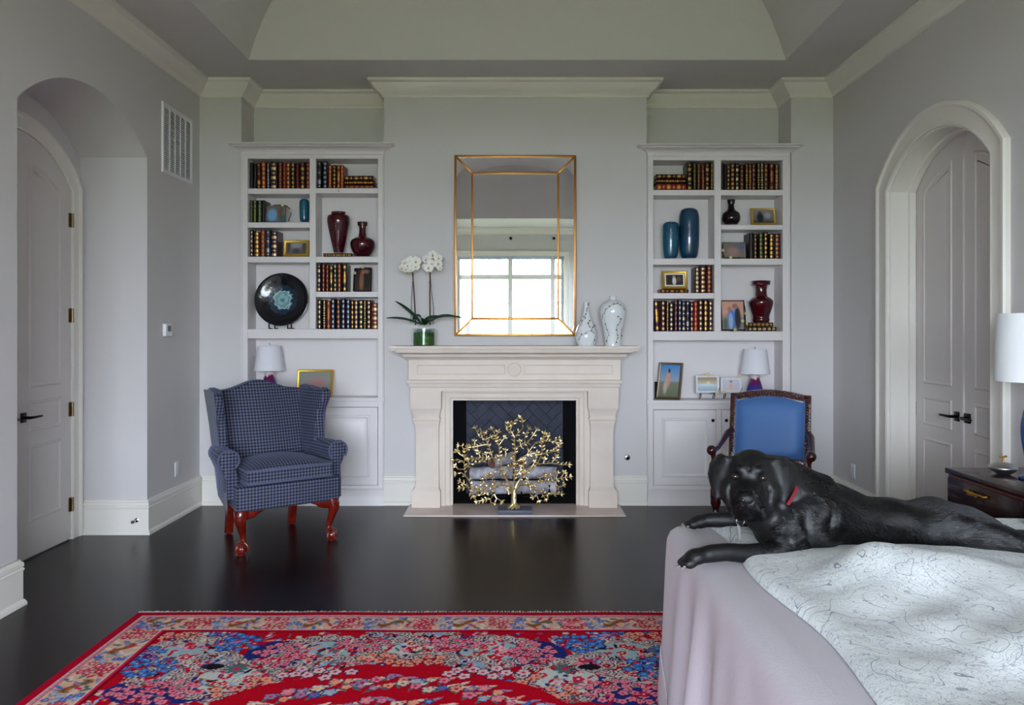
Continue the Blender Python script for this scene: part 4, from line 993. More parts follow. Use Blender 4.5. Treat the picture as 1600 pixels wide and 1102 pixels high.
# ---------------------------------------------------------------- on the mantel
SM = st
M_PORC = mat('white_porcelain', (226, 232, 234), .12, coat=.4)
M_TWIGG = mat('gold_brown_paint', (120, 84, 50), .3, .5)
def painted_vase(label, cx, prof, Y, twigs):
    o = vase('porcelain_vase', label, cx, prof, M_PORC, Y, group='white porcelain vases on the mantel')
    pr = smooth_prof(prof, 5); k = Y/FPX; X = WX(cx, Y); yb = prof[0][1]
    def onsurf(ang, y):
        r = np.interp(-y, [-q[1] for q in pr], [q[0] for q in pr])
        r = r*k+.0006
        return Vector((X+r*math.sin(ang), Y-r*math.cos(ang), SM+(yb-y)*k)), r
    mb = MB(); bd = MB()
    for tw in twigs:
        pts = [onsurf(a, y)[0] for a, y in tw]
        dense = []
        for i in range(len(tw)-1):
            for j in range(6):
                t = j/6; dense.append(onsurf(tw[i][0]+(tw[i+1][0]-tw[i][0])*t+.05*math.sin(9*t+i), tw[i][1]+(tw[i+1][1]-tw[i][1])*t)[0])
        dense.append(pts[-1]); mb.tube(dense, .0015, 5)
        for i in range(2, len(dense), 3):
            bd.ball(dense[i]+Vector((random.uniform(-.008, .008), -.001, random.uniform(-.008, .008))), (.0058, .0032, .0062), 6, 5)
    mb.build('painted_twig', M_TWIGG, o, smooth=60); bd.build('painted_buds', M_TWIGG, o, smooth=60)['kind'] = 'stuff'
    o.location.z = SM
    for c in o.children:
        if c.name.startswith('body'):
            pass
    return o
def zfix(y, Y): return y
YV = 6.40
def to_mantel(prof):                           # shift profile so that its foot rests on the mantel top
    want = VY+(EYE-SM)*FPX/YV; d = want-prof[0][1]
    return [(r, y+d) for r, y in prof]
p1 = to_mantel([(13, 539), (15, 536), (17.2, 528), (17, 520), (14, 510), (9.5, 500), (6, 490), (4.3, 482), (4, 476), (4.6, 471)])
p2 = to_mantel([(12.5, 540), (12.5, 536), (13.5, 526), (17, 508), (20.3, 494), (20.8, 484), (18, 476), (11, 471), (6, 468.5), (5, 466), (5.4, 462.5)])
painted_vase('white porcelain bottle vase with gold twigs, next to the mirror', 916, p1, YV, [[(-1.0, 532), (-.4, 522), (.5, 515), (1.2, 508)], [(-.3, 500), (-.1, 490), (.3, 480), (.6, 474)], [(.6, 536), (.9, 524), (.2, 508), (.4, 500)], [(-1.2, 524), (-.8, 505), (-.5, 492)]])
painted_vase('taller white porcelain shouldered vase with gold twigs, at the mantel end', 957.5, p2, YV, [[(-1.2, 500), (-.8, 488), (-.3, 478), (.4, 474), (1.0, 486)], [(.1, 538), (.5, 528), (.2, 512), (.6, 502), (.3, 494)], [(-1.0, 536), (-.6, 522), (-.9, 505)], [(1.1, 530), (.9, 512)]])

# orchid
YO = 6.40
M_OPOT = mat('clear_glass_pot', (225, 240, 232), .03, trans=1.0, ior=1.3)
M_OLEAF = mat('orchid_leaf', (18, 52, 36), .3, spec=.5, var=(14, (28, 74, 40)))
M_PETAL = mat('orchid_petal', (236, 236, 230), .5, sheen=.2)
oc = thing('potted_orchid', 'white orchid with two flower stems in a round glass pot on the mantel', 'plant', (WX(662, YO), YO, SM))
k = YO/FPX; OX = WX(662.5, YO); pr0 = 17.5*k; ph = 27*k
MB().lathe([(.001, 0), (pr0, .0), (pr0, ph), (pr0-.004, ph), (pr0-.004, .008), (.001, .008)], (OX, YO, SM), 40, caps=False).build('pot', M_OPOT, oc, smooth=40)
MB().lathe([(.001, .009), (pr0-.006, .009), (pr0-.006, ph*.75), (.001, ph*.8)], (OX, YO, SM), 30, caps=False).build('moss', mat('moss', (42, 92, 36), .9, bump=(60, .8), var=(30, (86, 128, 50))), oc, smooth=60)
def leaf(pts, wid, thick=.003, name='leaf', m=M_OLEAF):
    pts = [Vector(p) for p in pts]; n = len(pts); dense = []
    for i in range(n-1):
        for j in range(5):
            t = j/5; p0, p1, p2, p3 = pts[max(i-1, 0)], pts[i], pts[i+1], pts[min(i+2, n-1)]
            dense.append(0.5*(2*p1+(p2-p0)*t+(2*p0-5*p1+4*p2-p3)*t*t+(3*p1-p0-3*p2+p3)*t**3))
    dense.append(pts[-1]); N = len(dense); rings = []
    for i, p in enumerate(dense):
        t = i/(N-1); tg = (dense[min(i+1, N-1)]-dense[max(i-1, 0)]).normalized()
        sd = tg.cross(Vector((0, -.6, 1))).normalized(); nn = sd.cross(tg).normalized()
        w = wid*(math.sin(PI*min(1, .12+t*.88))**.7)*(1-.15*t)+.001
        rings.append([p-sd*w+nn*w*.35, p-nn*thick*.2, p+sd*w+nn*w*.35, p-nn*thick])
    MB().loft(rings).build(name, m, oc, smooth=60)
def O5(x, y, dy=0.0): return W(590+x/5.8, 370+y/5.8, YO+dy)
leaf([O5(400, 800), O5(330, 720, -.03), O5(240, 640, -.04), O5(158, 584, -.03)], .022)
leaf([O5(400, 800), O5(280, 760, -.06), O5(180, 742, -.1), O5(78, 738, -.12)], .022)
leaf([O5(430, 800), O5(540, 740, -.04), O5(640, 722, -.06), O5(748, 736, -.05)], .028)
leaf([O5(420, 800), O5(470, 740, .05), O5(560, 720, .08)], .026)
leaf([O5(420, 800), O5(400, 740, -.06), O5(350, 720, -.09), O5(320, 760, -.12)], .026)
leaf([O5(430, 800), O5(460, 760, -.08), O5(520, 750, -.12)], .024)
for (sx, pts) in ((0, [(345, 800), (340, 680), (330, 500), (318, 330), (325, 250), (290, 240)]), (1, [(475, 800), (475, 680), (474, 500), (476, 310), (490, 200), (520, 170)])):
    MB().tube([O5(*p) for p in pts], [.006, .0055, .005, .005, .003, .002], 8).build('stake', mat('dark_stem', (44, 24, 26), .5), oc, smooth=60)
MB().tube([O5(300, 780), O5(308, 560), O5(322, 380), O5(325, 330)], .0028, 6).build('stem', mat('green_stem', (70, 74, 50), .5), oc, smooth=60)
MB().tube([O5(505, 790), O5(508, 650), O5(488, 500), O5(478, 350)], .0028, 6).build('stem', MATS['green_stem'], oc, smooth=60)
for q in ((322, 415), (475, 412)): MB().ball(O5(*q, -.004), (.009, .009, .014), 8, 6).build('clip', mat('brown_clip', (120, 60, 40), .5), oc)
orn = random.Random(5)
def flower(p, s, yaw, pitch):
    f = MB(); R = Euler((pitch, 0, yaw)).to_matrix()
    def petal(a, L, w):
        d = R @ Vector((math.sin(a), 0, math.cos(a))); sd = R @ Vector((math.cos(a), 0, -math.sin(a))); nn = R @ Vector((0, -1, 0)); rings = []
        for i in range(7):
            t = i/6; ww = w*math.sin(PI*(.08+.88*t))**.6; c = p+d*(L*t)+nn*(.006*math.sin(t*2.6))
            rings.append([c-sd*ww-nn*.003, c+nn*.001, c+sd*ww-nn*.003, c-nn*.0015])
        f.loft(rings)
    for a, L, w in ((PI/2-.15, 1, .62), (-PI/2+.15, 1, .62), (0, .95, .38), (2.5, .9, .36), (-2.5, .9, .36)): petal(a, s*L, s*w)
    o = f.build('flower', M_PETAL, oc, smooth=70)
    MB().ball(p+R @ Vector((0, -.012, -.004)), (s*.2, .009, s*.22), 8, 6).build('lip', mat('orchid_lip', (222, 186, 96), .5), o)
for (x, y, s, ya, pi_) in ((222, 285, 34, -.5, .1), (262, 300, 30, -.2, -.1), (250, 235, 36, -.4, .2), (300, 215, 40, 0, .3), (345, 225, 46, .3, .1), (345, 275, 34, .2, -.1), (305, 300, 24, 0, 0), (275, 262, 32, -.2, 0),
                           (440, 205, 40, -.4, .2), (500, 165, 42, .1, .3), (550, 195, 38, .4, .2), (462, 285, 42, -.1, -.1), (545, 245, 40, .4, 0), (560, 285, 26, .5, -.2), (490, 245, 38, .1, .1), (428, 270, 28, -.5, 0)):
    flower(O5(x, y, -.03+orn.uniform(-.025, .02)), s/5.8*YO/FPX*1.12, ya, pi_)
for q in ((275, 328), (538, 292)): MB().ball(O5(*q, -.03), (.008, .008, .01), 8, 6).build('bud', mat('orchid_bud', (150, 170, 70), .5), oc)
# ================================================================ WING CHAIR
def check_fabric():
    m = bpy.data.materials.new('navy_check_velvet'); m.use_nodes = True; nt = m.node_tree; b = nt.nodes['Principled BSDF']
    uv = nt.nodes.new('ShaderNodeUVMap'); mp = nt.nodes.new('ShaderNodeMapping'); mp.inputs['Rotation'].default_value = (0, 0, PI/4)
    ck = nt.nodes.new('ShaderNodeTexChecker'); ck.inputs['Scale'].default_value = 1/.0155
    ck.inputs['Color1'].default_value = rgb(17, 18, 36); ck.inputs['Color2'].default_value = rgb(86, 92, 118)
    nt.links.new(uv.outputs[0], mp.inputs[0]); nt.links.new(mp.outputs[0], ck.inputs['Vector']); nt.links.new(ck.outputs['Color'], b.inputs['Base Color'])
    b.inputs['Roughness'].default_value = .75; b.inputs['Sheen Weight'].default_value = .25; b.inputs['Sheen Roughness'].default_value = .4
    b.inputs['Sheen Tint'].default_value = rgb(170, 180, 220)
    bp = nt.nodes.new('ShaderNodeBump'); bp.inputs['Strength'].default_value = .3; bp.inputs['Distance'].default_value = .002
    nt.links.new(ck.outputs['Fac'], bp.inputs['Height']); nt.links.new(bp.outputs[0], b.inputs['Normal'])
    return m
M_CHECK = check_fabric()
M_VELVET = mat('slate_blue_velvet', (80, 86, 112), .75, sheen=.12)
wc = thing('wing_chair', 'navy checked wing chair with rolled arms and red mahogany ball-and-claw legs', 'armchair', (-1.73, 5.53, 0), math.radians(36), world=False)
def rbox(name, m, parent, x0, x1, y0, y1, z0, z1, bev=.02, sub=0, shape=None, uv=True):
    mb = MB().box(x0, x1, y0, y1, z0, z1)
    if shape: mb.v = [shape(*v) for v in mb.v]
    return mb.build(name, m, parent, bevel=(bev, 3), uvbox=uv, smooth=60)
# seat frame (trapezoid: wider at the front)
def trap(x, y, z):
    t = (y+.33)/.63
    return (x*(1-.2*t), y, z)
rbox('seat_frame', M_CHECK, wc, -.365, .365, -.33, .30, .285, .455, .02, shape=trap)
# cushion: puffed slab
def puff(name, m, parent, x0, x1, y0, y1, z0, z1, crown_, nx=15, ny=15, tshape=0.0):
    def top(u, v):
        x = x0+(x1-x0)*u; y = y0+(y1-y0)*v
        e = (1-(2*u-1)**6)*(1-(2*v-1)**6)
        return (x, y, z1-.02*(1-e)+crown_*(1-(2*u-1)**2)*(1-(2*v-1)**2))
    mb = MB(); n = []
    P = [(i/(nx-1), j/(ny-1)) for j in range(ny) for i in range(nx)]
    vs = [top(u, v) for u, v in P]+[(top(u, v)[0], top(u, v)[1], z0+.012*(1-(1-(2*u-1)**6)*(1-(2*v-1)**6))) for u, v in P]
    N = nx*ny; fs = []
    for j in range(ny-1):
        for i in range(nx-1):
            a = j*nx+i; fs += [(a, a+1, a+1+nx, a+nx), (N+a, N+a+nx, N+a+1+nx, N+a+1)]
    for i in range(nx-1):
        fs += [(i, N+i, N+i+1, i+1), ((ny-1)*nx+i, (ny-1)*nx+i+1, N+(ny-1)*nx+i+1, N+(ny-1)*nx+i)]
    for j in range(ny-1):
        a = j*nx; fs += [(a, a+nx, N+a+nx, N+a), (a+nx-1, N+a+nx-1, N+a+2*nx-1, a+2*nx-1)]
    mb.add(vs, fs)
    return mb.build(name, m, parent, uvbox=True, smooth=65, bevel=None)
cu = puff('seat_cushion', M_CHECK, wc, -.295, .295, -.345, .16, .462, .575, .045)
# welt along the cushion's front edges
for z in (.47, .558): MB().tube([(-.296, .1, z), (-.297, -.34, z), (-.285, -.348, z), (.285, -.348, z), (.297, -.34, z), (.296, .1, z)], .006, 6).build('piping', M_VELVET, cu, smooth=60)
# back: reclined slab with camel top
def backpt(u, v, w):
    """u across -1..1, v 0..1 up, w thickness (0 front, 1 rear)"""
    hw = .27+.06*v
    hump = .075*math.exp(-(u/.5)**2)+.0*u
    z = .40+(.645+hump)*v
    y = .10+.235*v+w*.11-.03*(1-u*u)*(1-w)*math.sin(PI*min(1, v*1.05))
    return (u*hw, y, z)
nu, nv = 19, 14; mb = MB(); g = lambda w: [backpt(-1+2*i/(nu-1), j/(nv-1), w) for j in range(nv) for i in range(nu)]
N = nu*nv; fs = []
for j in range(nv-1):
    for i in range(nu-1):
        a = j*nu+i; fs += [(a, a+1, a+1+nu, a+nu), (N+a, N+a+nu, N+a+1+nu, N+a+1)]
for i in range(nu-1): fs += [(i, N+i, N+i+1, i+1), ((nv-1)*nu+i, (nv-1)*nu+i+1, N+(nv-1)*nu+i+1, N+(nv-1)*nu+i)]
for j in range(nv-1):
    a = j*nu; fs += [(a, a+nu, N+a+nu, N+a), (a+nu-1, N+a+nu-1, N+a+2*nu-1, a+2*nu-1)]
mb.add(g(0)+g(1), fs)
mb.build('backrest', M_CHECK, wc, uvbox=True, smooth=60, bevel=(.015, 3))
for s, nm in ((-1, 'l'), (1, 'r')):
    # wing: curved panel in (y,z), flaring outwards
    prof = [(.19, .60), (.09, .62), (.03, .66), (.015, .72), (.03, .80), (.035, .86), (.0, .94), (-.025, 1.0), (-.015, 1.045), (.03, 1.065), (.1, 1.05), (.17, 1.06), (.27, 1.075), (.36, 1.06), (.34, .9), (.25, .62)]
    sp = []
    for i in range(len(prof)):
        p0, p1, p2, p3 = prof[i-1], prof[i], prof[(i+1) % len(prof)], prof[(i+2) % len(prof)]
        for k in range(3):
            t = k/3; sp.append(tuple(0.5*(2*p1[j]+(p2[j]-p0[j])*t+(2*p0[j]-5*p1[j]+4*p2[j]-p3[j])*t*t+(3*p1[j]-p0[j]-3*p2[j]+p3[j])*t**3) for j in (0, 1)))
    def wpos(y, z, w):
        x = .275+.055*max(0, (z-.55))/.5+w+.05*max(0, (.2-y))/.2
        return (s*x, y, z)
    cyz = (sum(p[0] for p in sp)/len(sp), sum(p[1] for p in sp)/len(sp))
    def ring(sc_, w): return [wpos(cyz[0]+(p[0]-cyz[0])*sc_, cyz[1]+(p[1]-cyz[1])*sc_, w) for p in sp]
    MB().loft([ring(.5, -.022), ring(.85, -.022), ring(.96, -.018), ring(1.0, 0), ring(1.0, .022), ring(.97, .038)]).build('wing', M_CHECK, wc, uvbox=True, smooth=60)
    # outside side panel in plain velvet
    side = [(-.255, .29), (-.25, .58), (.0, .60), (.03, .72), (.03, .86), (-.01, 1.0), (.03, 1.05), (.27, 1.07), (.37, 1.055), (.40, 1.06), (.36, .8), (.305, .29)]
    def opos(y, z, w):
        x = .275+.055*max(0, (z-.55))/.5+.036+w+.05*max(0, (.2-y))/.2+(.06*max(0, (.3-y))/.6 if z < .6 else .02)
        return (s*min(x, .40), y, z)
    MB().loft([[opos(y, z, -.015) for y, z in side], [opos(y, z, .0) for y, z in side]]).build('side_panel', M_VELVET, wc, uvbox=True, smooth=30)
    # rolled arm: scroll section swept along y
    rings = []
    def scroll(y, k):
        cx = .345+.035*k; r = .068
        pts = []
        for a in range(-40, 231, 18):
            t = math.radians(a); pts.append((s*(cx+.012-math.cos(t+0)*-r*1.0), y, .625+r*math.sin(t)))
        pts += [(s*(cx-.055), y, .50), (s*(cx-.05), y, .36), (s*(cx+.02), y, .36), (s*(cx+.03), y, .50)]
        return pts
    arm = MB().loft([scroll(.2, -.5), scroll(.05, .1), (scroll(-.1, .5)), scroll(-.235, .8), ])
    arm.build('arm', M_CHECK, wc, uvbox=True, smooth=60, bevel=(.008, 2))
    fc = scroll(-.236, .8); mid = Vector((sum(p[0] for p in fc)/len(fc), 0, sum(p[2] for p in fc)/len(fc)))
    MB().tube([p for p in [Vector(q)+Vector((0, -.004, 0)) for q in fc[:16]]], .007, 6).build('arm_piping', M_VELVET, wc, smooth=60)
    # cabriole front leg, ball-and-claw foot
    fx, fy = s*.315, -.285
    d = Vector((s*.7, -.7, 0)); base = Vector((fx, fy, 0))
    P_ = [base+d*o_+Vector((0, 0, z)) for o_, z in ((-.02, .31), (.012, .275), (.02, .235), (.004, .18), (-.018, .12), (-.022, .085), (-.012, .06))]
    lg = MB().tube(P_, [.05, .046, .04, .029, .021, .019, .022], 14)
    lo_ = lg.build('leg', M_MAHOG, wc, smooth=60)
    ft = MB().ball(base+d*.004+Vector((0, 0, .038)), (.036, .036, .034), 16, 10).lathe([(.028, 0), (.028, .006), (.02, .008)], base+d*.004, 16)
    for a in (-1.9, -.65, .65, 1.9):
        dd = Matrix.Rotation(a*.85, 3, 'Z') @ d.normalized()
        c0 = base+d*-.008
        ft.tube([c0+Vector((0, 0, .085)), c0+dd*.03+Vector((0, 0, .068)), c0+dd*.046+Vector((0, 0, .04)), c0+dd*.044+Vector((0, 0, .016))], [.011, .011, .009, .005], 8)
    ft.build('claw_foot', M_MAHOG, lo_, smooth=60)
    # carved knee bracket along the front rail and the side
    kb = MB()
    for dirv in (Vector((-s, 0, 0)), Vector((0, 1, 0))):
        st0 = base+Vector((0, 0, .285))
        pts = [st0+dirv*t+Vector((0, 0, z)) for t, z in ((0, -.02), (.04, -.022), (.08, -.018), (.11, -.008), (.15, .0))]
        kb.tube(pts, [(.02, .04), (.02, .035), (.018, .028), (.014, .018), (.01, .008)], 10)
    kb.ball(base+d*.03+Vector((0, 0, .262)), (.03, .03, .02), 12, 8)
    kb.build('knee_carving', M_MAHOG, lo_, smooth=60)
    # square raked rear leg
    bx_, by_ = s*.235, .275
    MB().loft([[(bx_-.026, by_+.03-.026, .008), (bx_+.026, by_+.03-.026, .008), (bx_+.026, by_+.03+.026, .008), (bx_-.026, by_+.03+.026, .008)],
               [(bx_-.026, by_-.026, .14), (bx_+.026, by_-.026, .14), (bx_+.026, by_+.026, .14), (bx_-.026, by_+.026, .14)],
               [(bx_-.028, by_-.03, .30), (bx_+.028, by_-.03, .30), (bx_+.028, by_+.022, .30), (bx_-.028, by_+.022, .30)]]).lathe([(.014, 0), (.014, .009)], (bx_, by_+.03, 0), 10).build('leg', M_MAHOG, wc, bevel=(.003, 2))

# ================================================================ BLUE ARMCHAIR
M_BLUE = mat('cornflower_blue_silk', (62, 104, 160), .55, sheen=.3, bump=(200, .05))
M_CARVED = mat('carved_dark_mahogany', (70, 26, 24), .22, coat=.4, bump=(70, .35), var=(40, (44, 14, 14)))
ac = thing('armchair', 'carved mahogany open armchair upholstered in cornflower blue behind the dog', 'armchair', (1.70, 5.24, 0), math.radians(-25), world=False)
rk = .22                                             # rake of the back
def bp_(x, z, w=0.0): return (x, .255+(z-.48)*rk+w, z)
def toprail(u): return 1.015+.04*math.cos(u*PI/2)
# back frame: stiles, crest, lower rail
for s in (-1, 1):
    MB().loft([[bp_(s*.255+dx, z, dy) for dx, dy in ((-.024, -.02), (.024, -.02), (.024, .022), (-.024, .022))] for z in (.46, .60, .80, .96, 1.03)]).build('back_stile', M_CARVED, ac, bevel=(.006, 2))
cr_ = MB(); R_ = []
for i in range(17):
    u = -1+2*i/16; zt_ = toprail(u)+.005
    R_.append([bp_(u*.278, zt_+dz, dy) for dz, dy in ((-.045, -.02), (0, -.018), (.004, 0), (0, .022), (-.045, .022))])
cr_.loft(R_)
cr_.build('crest_rail', M_CARVED, ac, smooth=40)
rop = MB()
for i in range(26):
    u = -1+2*(i+.5)/26; z = toprail(u)-.018; c = Vector(bp_(u*.255, z, -.021)); rop.ball(c, (.009, .007, .014), 6, 5, rot=Matrix.Rotation(.6, 3, 'Y'))
for s in (-1, 1):
    for i in range(20):
        z = .62+i*.0195; rop.ball(bp_(s*.256, z, -.021), (.010, .007, .012), 6, 5, rot=Matrix.Rotation(.6*s, 3, 'Y'))
rop.build('carved_ropework', M_CARVED, ac, smooth=60)['kind'] = 'stuff'
MB().loft([[bp_(x, .56+dz, dy) for dz, dy in ((-.02, -.018), (.025, -.018), (.025, .02), (-.02, .02))] for x in (-.25, .25)]).build('lower_rail', M_CARVED, ac, bevel=(.005, 2))
# padded back panel
nb_ = 17; mb = MB(); vs = []; fs = []
for w in (0, 1):
    for j in range(nb_):
        for i in range(nb_):
            u, v = -1+2*i/(nb_-1), j/(nb_-1); x = u*.232; z = .582+(toprail(u)-.042-.582)*v
            pf = (1-u**8)*(1-(2*v-1)**8)
            vs.append(bp_(x, z, -.012-.045*pf**.7 if w == 0 else .012))
N = nb_*nb_
for j in range(nb_-1):
    for i in range(nb_-1):
        a = j*nb_+i; fs += [(a, a+1, a+1+nb_, a+nb_), (N+a, N+a+nb_, N+a+1+nb_, N+a+1)]
MB().add(vs, fs).build('back_panel', M_BLUE, ac, smooth=60)
MB().tube([bp_(-.234, .585, -.018)]+[bp_(-.234, .6+.4*i/8, -.018) for i in range(9)]+[bp_((-1+2*i/12)*.232, toprail(-1+2*i/12)-.044, -.018) for i in range(13)]+[bp_(.234, 1.0-.4*i/8, -.018) for i in range(9)]+[bp_(.234, .585, -.018)], .006, 6).build('back_gimp', M_BLUE, ac, smooth=60)
# seat
puff('seat_cushion', M_BLUE, ac, -.30, .30, -.29, .26, .44, .505, .035)
def strap(x, y, z): return (x*(1-.12*(y+.29)/.56), y, z)
rbox('seat_rail', M_CARVED, ac, -.305, .305, -.295, .275, .375, .445, .008, shape=strap, uv=False)
for s in (-1, 1):
    # turned front leg with rope twist
    lx, ly = s*.275, -.262
    prf = [(.02, 0), (.026, .008), (.026, .03), (.018, .04), (.024, .05)]+[(.024+.004*math.sin(i*1.2), .06+i*.0125) for i in range(21)]+[(.03, .33), (.034, .34), (.034, .375)]
    MB().lathe(prf, (lx, ly, 0), 16).build('leg', M_CARVED, ac, smooth=50)
    MB().loft([[(s*.24+dx, y_+dy, z) for dx, dy in ((-.02, -.02), (.02, -.02), (.02, .02), (-.02, .02))] for z, y_ in ((0, .32), (.2, .27), (.38, .25), (.47, .252))]).build('leg', M_CARVED, ac, bevel=(.004, 2))
    # arm: from the stile forward, ending in a round knob on a turned support
    pts = [bp_(s*.265, .76, -.015), (s*.285, .24, .745), (s*.30, .12, .70), (s*.31, .0, .672), (s*.315, -.12, .675), (s*.315, -.17, .685)]
    arm_ = MB().tube(pts, [.026, .024, .019, .018, .021, .026], 12)
    arm_.ball((s*.315, -.19, .682), (.034, .036, .034), 14, 10)
    am = arm_.build('arm', M_MAHOG if False else M_CARVED, ac, smooth=60)
    MB().lathe([(.014, .44), (.02, .455), (.013, .47), (.016, .52), (.02, .56), (.013, .60), (.012, .63), (.02, .655)], (s*.305, -.19, 0), 14).build('arm_support', M_CARVED, am, smooth=50)
# ================================================================ BED
ZT = .72; BX0, BX1, BY0, BY1 = .60, 2.66, 1.20, 3.12
bed = thing('bed', 'double bed beneath a mauve-beige coverlet, its foot towards the rug', 'bed', ((BX0+BX1)/2, (BY0+BY1)/2, 0))
M_LINENB = mat('bed_linen', (206, 198, 198), .85)
part('mattress', M_LINENB, bed, box=(BX0+.03, BX1-.03, BY0+.03, BY1-.03, .40, ZT-.012), bevel=(.04, 3))
part('bed_base', M_LINENB, bed, box=(BX0+.05, BX1-.04, BY0+.05, BY1-.05, .10, .40), bevel=(.01, 2))
for x in (BX0+.12, BX1-.12):
    for y in (BY0+.12, BY1-.12): MB().lathe([(.025, 0), (.03, .1)], (x, y, 0), 12).build('leg', M_DARKWOOD, bed)
part('headboard', mat('headboard_fabric', (180, 172, 172), .85), bed, box=(BX1-.025, XR-.005, BY0-.02, BY1+.02, .25, 1.35), bevel=(.02, 3))
def rrect(x0, x1, y0, y1, r, n_c=14, step=.02):
    pts = []
    def line(a, b):
        L = math.dist(a, b); k = max(2, int(L/step))
        for i in range(k): t = i/k; pts.append((a[0]+(b[0]-a[0])*t, a[1]+(b[1]-a[1])*t))
    def corner(cx, cy, a0):
        for i in range(n_c): a = a0+PI/2*i/n_c; pts.append((cx+r*math.cos(a), cy+r*math.sin(a)))
    line((x0+r, y0), (x1-r, y0)); corner(x1-r, y0+r, -PI/2); line((x1, y0+r), (x1, y1-r)); corner(x1-r, y1-r, 0)
    line((x1-r, y1), (x0+r, y1)); corner(x0+r, y1-r, PI/2); line((x0, y1-r), (x0, y0+r)); corner(x0+r, y0+r, PI)
    return pts
per = rrect(BX0, BX1-.03, BY0, BY1, .09)
Np = len(per); arcl = [0]
for i in range(1, Np): arcl.append(arcl[-1]+math.dist(per[i-1], per[i]))
frn = random.Random(21)
waves = [(frn.uniform(14, 34), frn.uniform(0, 6), frn.uniform(.4, 1)) for _ in range(6)]
def fold(s, k):
    return sum(a*math.sin(f*s+p+.6*k) for f, p, a in waves)/3.2
rings = []
for d, z in ((.085, ZT+.001), (.07, ZT), (.035, ZT-.008), (.014, ZT-.024), (.003, ZT-.05), (0, ZT-.08), (-.004, .58), (-.008, .5), (-.012, .42), (-.016, .34), (-.02, .26), (-.025, .18), (-.03, .1), (-.034, .03)):
    ring = []; dep = max(0, (ZT-.06-z)/(ZT-.06))
    for i in range(Np):
        p0, p1, p2 = per[i-1], per[i], per[(i+1) % Np]
        t = Vector((p2[0]-p0[0], p2[1]-p0[1])).normalized(); n = Vector((t.y, -t.x))
        amp = .036*dep**.8*(1 if p1[0] < 2.3 else 0)
        off = -d+amp*fold(arcl[i], dep*1.3)
        if d > .1:
            off = -d; cxx, cyy = (BX0+BX1)/2, (BY0+BY1)/2
        q = Vector(p1)+n*off
        ring.append((min(q.x, BX1-.03), q.y, z))
    rings.append(ring)
def cover_mat():
    m = mat('mauve_coverlet', (189, 183, 190), .85, sheen=.1)
    nt = m.node_tree; b = nt.nodes['Principled BSDF']; tc = nt.nodes.new('ShaderNodeTexCoord')
    wv = nt.nodes.new('ShaderNodeTexNoise'); wv.inputs['Scale'].default_value = 160; mp = nt.nodes.new('ShaderNodeMapping'); mp.inputs['Scale'].default_value = (1, 1, .25)
    nt.links.new(tc.outputs['Object'], mp.inputs[0]); nt.links.new(mp.outputs[0], wv.inputs['Vector'])
    bp = nt.nodes.new('ShaderNodeBump'); bp.inputs['Strength'].default_value = .25; bp.inputs['Distance'].default_value = .004
    nt.links.new(wv.outputs['Fac'], bp.inputs['Height']); nt.links.new(bp.outputs[0], b.inputs['Normal'])
    return m
M_COVER = cover_mat()
cvl = thing('bed_coverlet', 'mauve-beige woven coverlet hanging in folds over the foot of the bed', 'coverlet', ((BX0+BX1)/2, (BY0+BY1)/2, .02))
MB().loft(rings, True, True, False).build('drape', M_COVER, cvl, smooth=180)
# folded-back corner of the coverlet with a ribbed, lighter weave
def rib_mat():
    m = mat('ribbed_weave', (208, 204, 210), .85); nt = m.node_tree; b = nt.nodes['Principled BSDF']
    tc = nt.nodes.new('ShaderNodeTexCoord'); wv = nt.nodes.new('ShaderNodeTexWave'); wv.bands_direction = 'Z'; wv.inputs['Scale'].default_value = 40
    nt.links.new(tc.outputs['Object'], wv.inputs['Vector']); bp = nt.nodes.new('ShaderNodeBump'); bp.inputs['Strength'].default_value = .5; bp.inputs['Distance'].default_value = .004
    nt.links.new(wv.outputs['Fac'], bp.inputs['Height']); nt.links.new(bp.outputs[0], b.inputs['Normal']); return m
def drape_pt(i, z, extra):
    p0, p1, p2 = per[i-1], per[i], per[(i+1) % Np]; t = Vector((p2[0]-p0[0], p2[1]-p0[1])).normalized(); n = Vector((t.y, -t.x))
    dep = max(0, (ZT-.06-z)/(ZT-.06)); d = np.interp(-z, [-.64, -.03], [0, -.034])
    q = Vector(p1)+n*(-d+.036*dep**.8*fold(arcl[i], dep*1.3)+extra); return (q.x, q.y, z)
ids = [i for i in range(Np) if (per[i][0] < BX0+.10 and per[i][1] > 2.72)]
F = [[drape_pt(i, .02+(.0+.215*min(1, max(.02, (per[i][1]-2.72)/.3)))*k/7, .004) for i in ids] for k in range(8)]
B_ = [[drape_pt(i, .02+(.0+.215*min(1, max(.02, (per[i][1]-2.72)/.3)))*k/7, .0015) for i in ids] for k in range(8)]
fl = MB().loft([a+b[::-1] for a, b in zip(F, B_)])
fl.build('corner_flap', rib_mat(), cvl, smooth=180)

# ---------------------------------------------------------------- quilt
def hump(X, Y):
    h = .085*np.exp(-((Y-2.33)/.17)**2)*smoothstep(.86, 1.12, X)*(1-smoothstep(1.18, 1.62, X)*.95)
    h += .02*np.exp(-((Y-1.95)/.25)**2)*smoothstep(.9, 1.2, X)
    r = .007*np.sin(9*X+5*Y+1.3*np.sin(4*Y))+.006*np.sin(13*Y-7*X+1.7*np.sin(5*X))+.006*np.sin(23*X+11*Y)+.005*np.sin(31*Y-9*X+2*np.sin(8*X))
    calm = 1-.85*smoothstep(2.45, 2.6, Y)
    return h+.6*r*calm*smoothstep(.0, .25, X-.76)
def quilt_z(X, Y): return ZT+.036+hump(X, Y)
QX0, QX1, QY0, QY1 = .762, 2.2, 1.22, 3.06
nx, ny = 150, 170; xs = np.linspace(QX0, QX1, nx); ys = np.linspace(QY0, QY1, ny)
Xg, Yg = np.meshgrid(xs, ys)
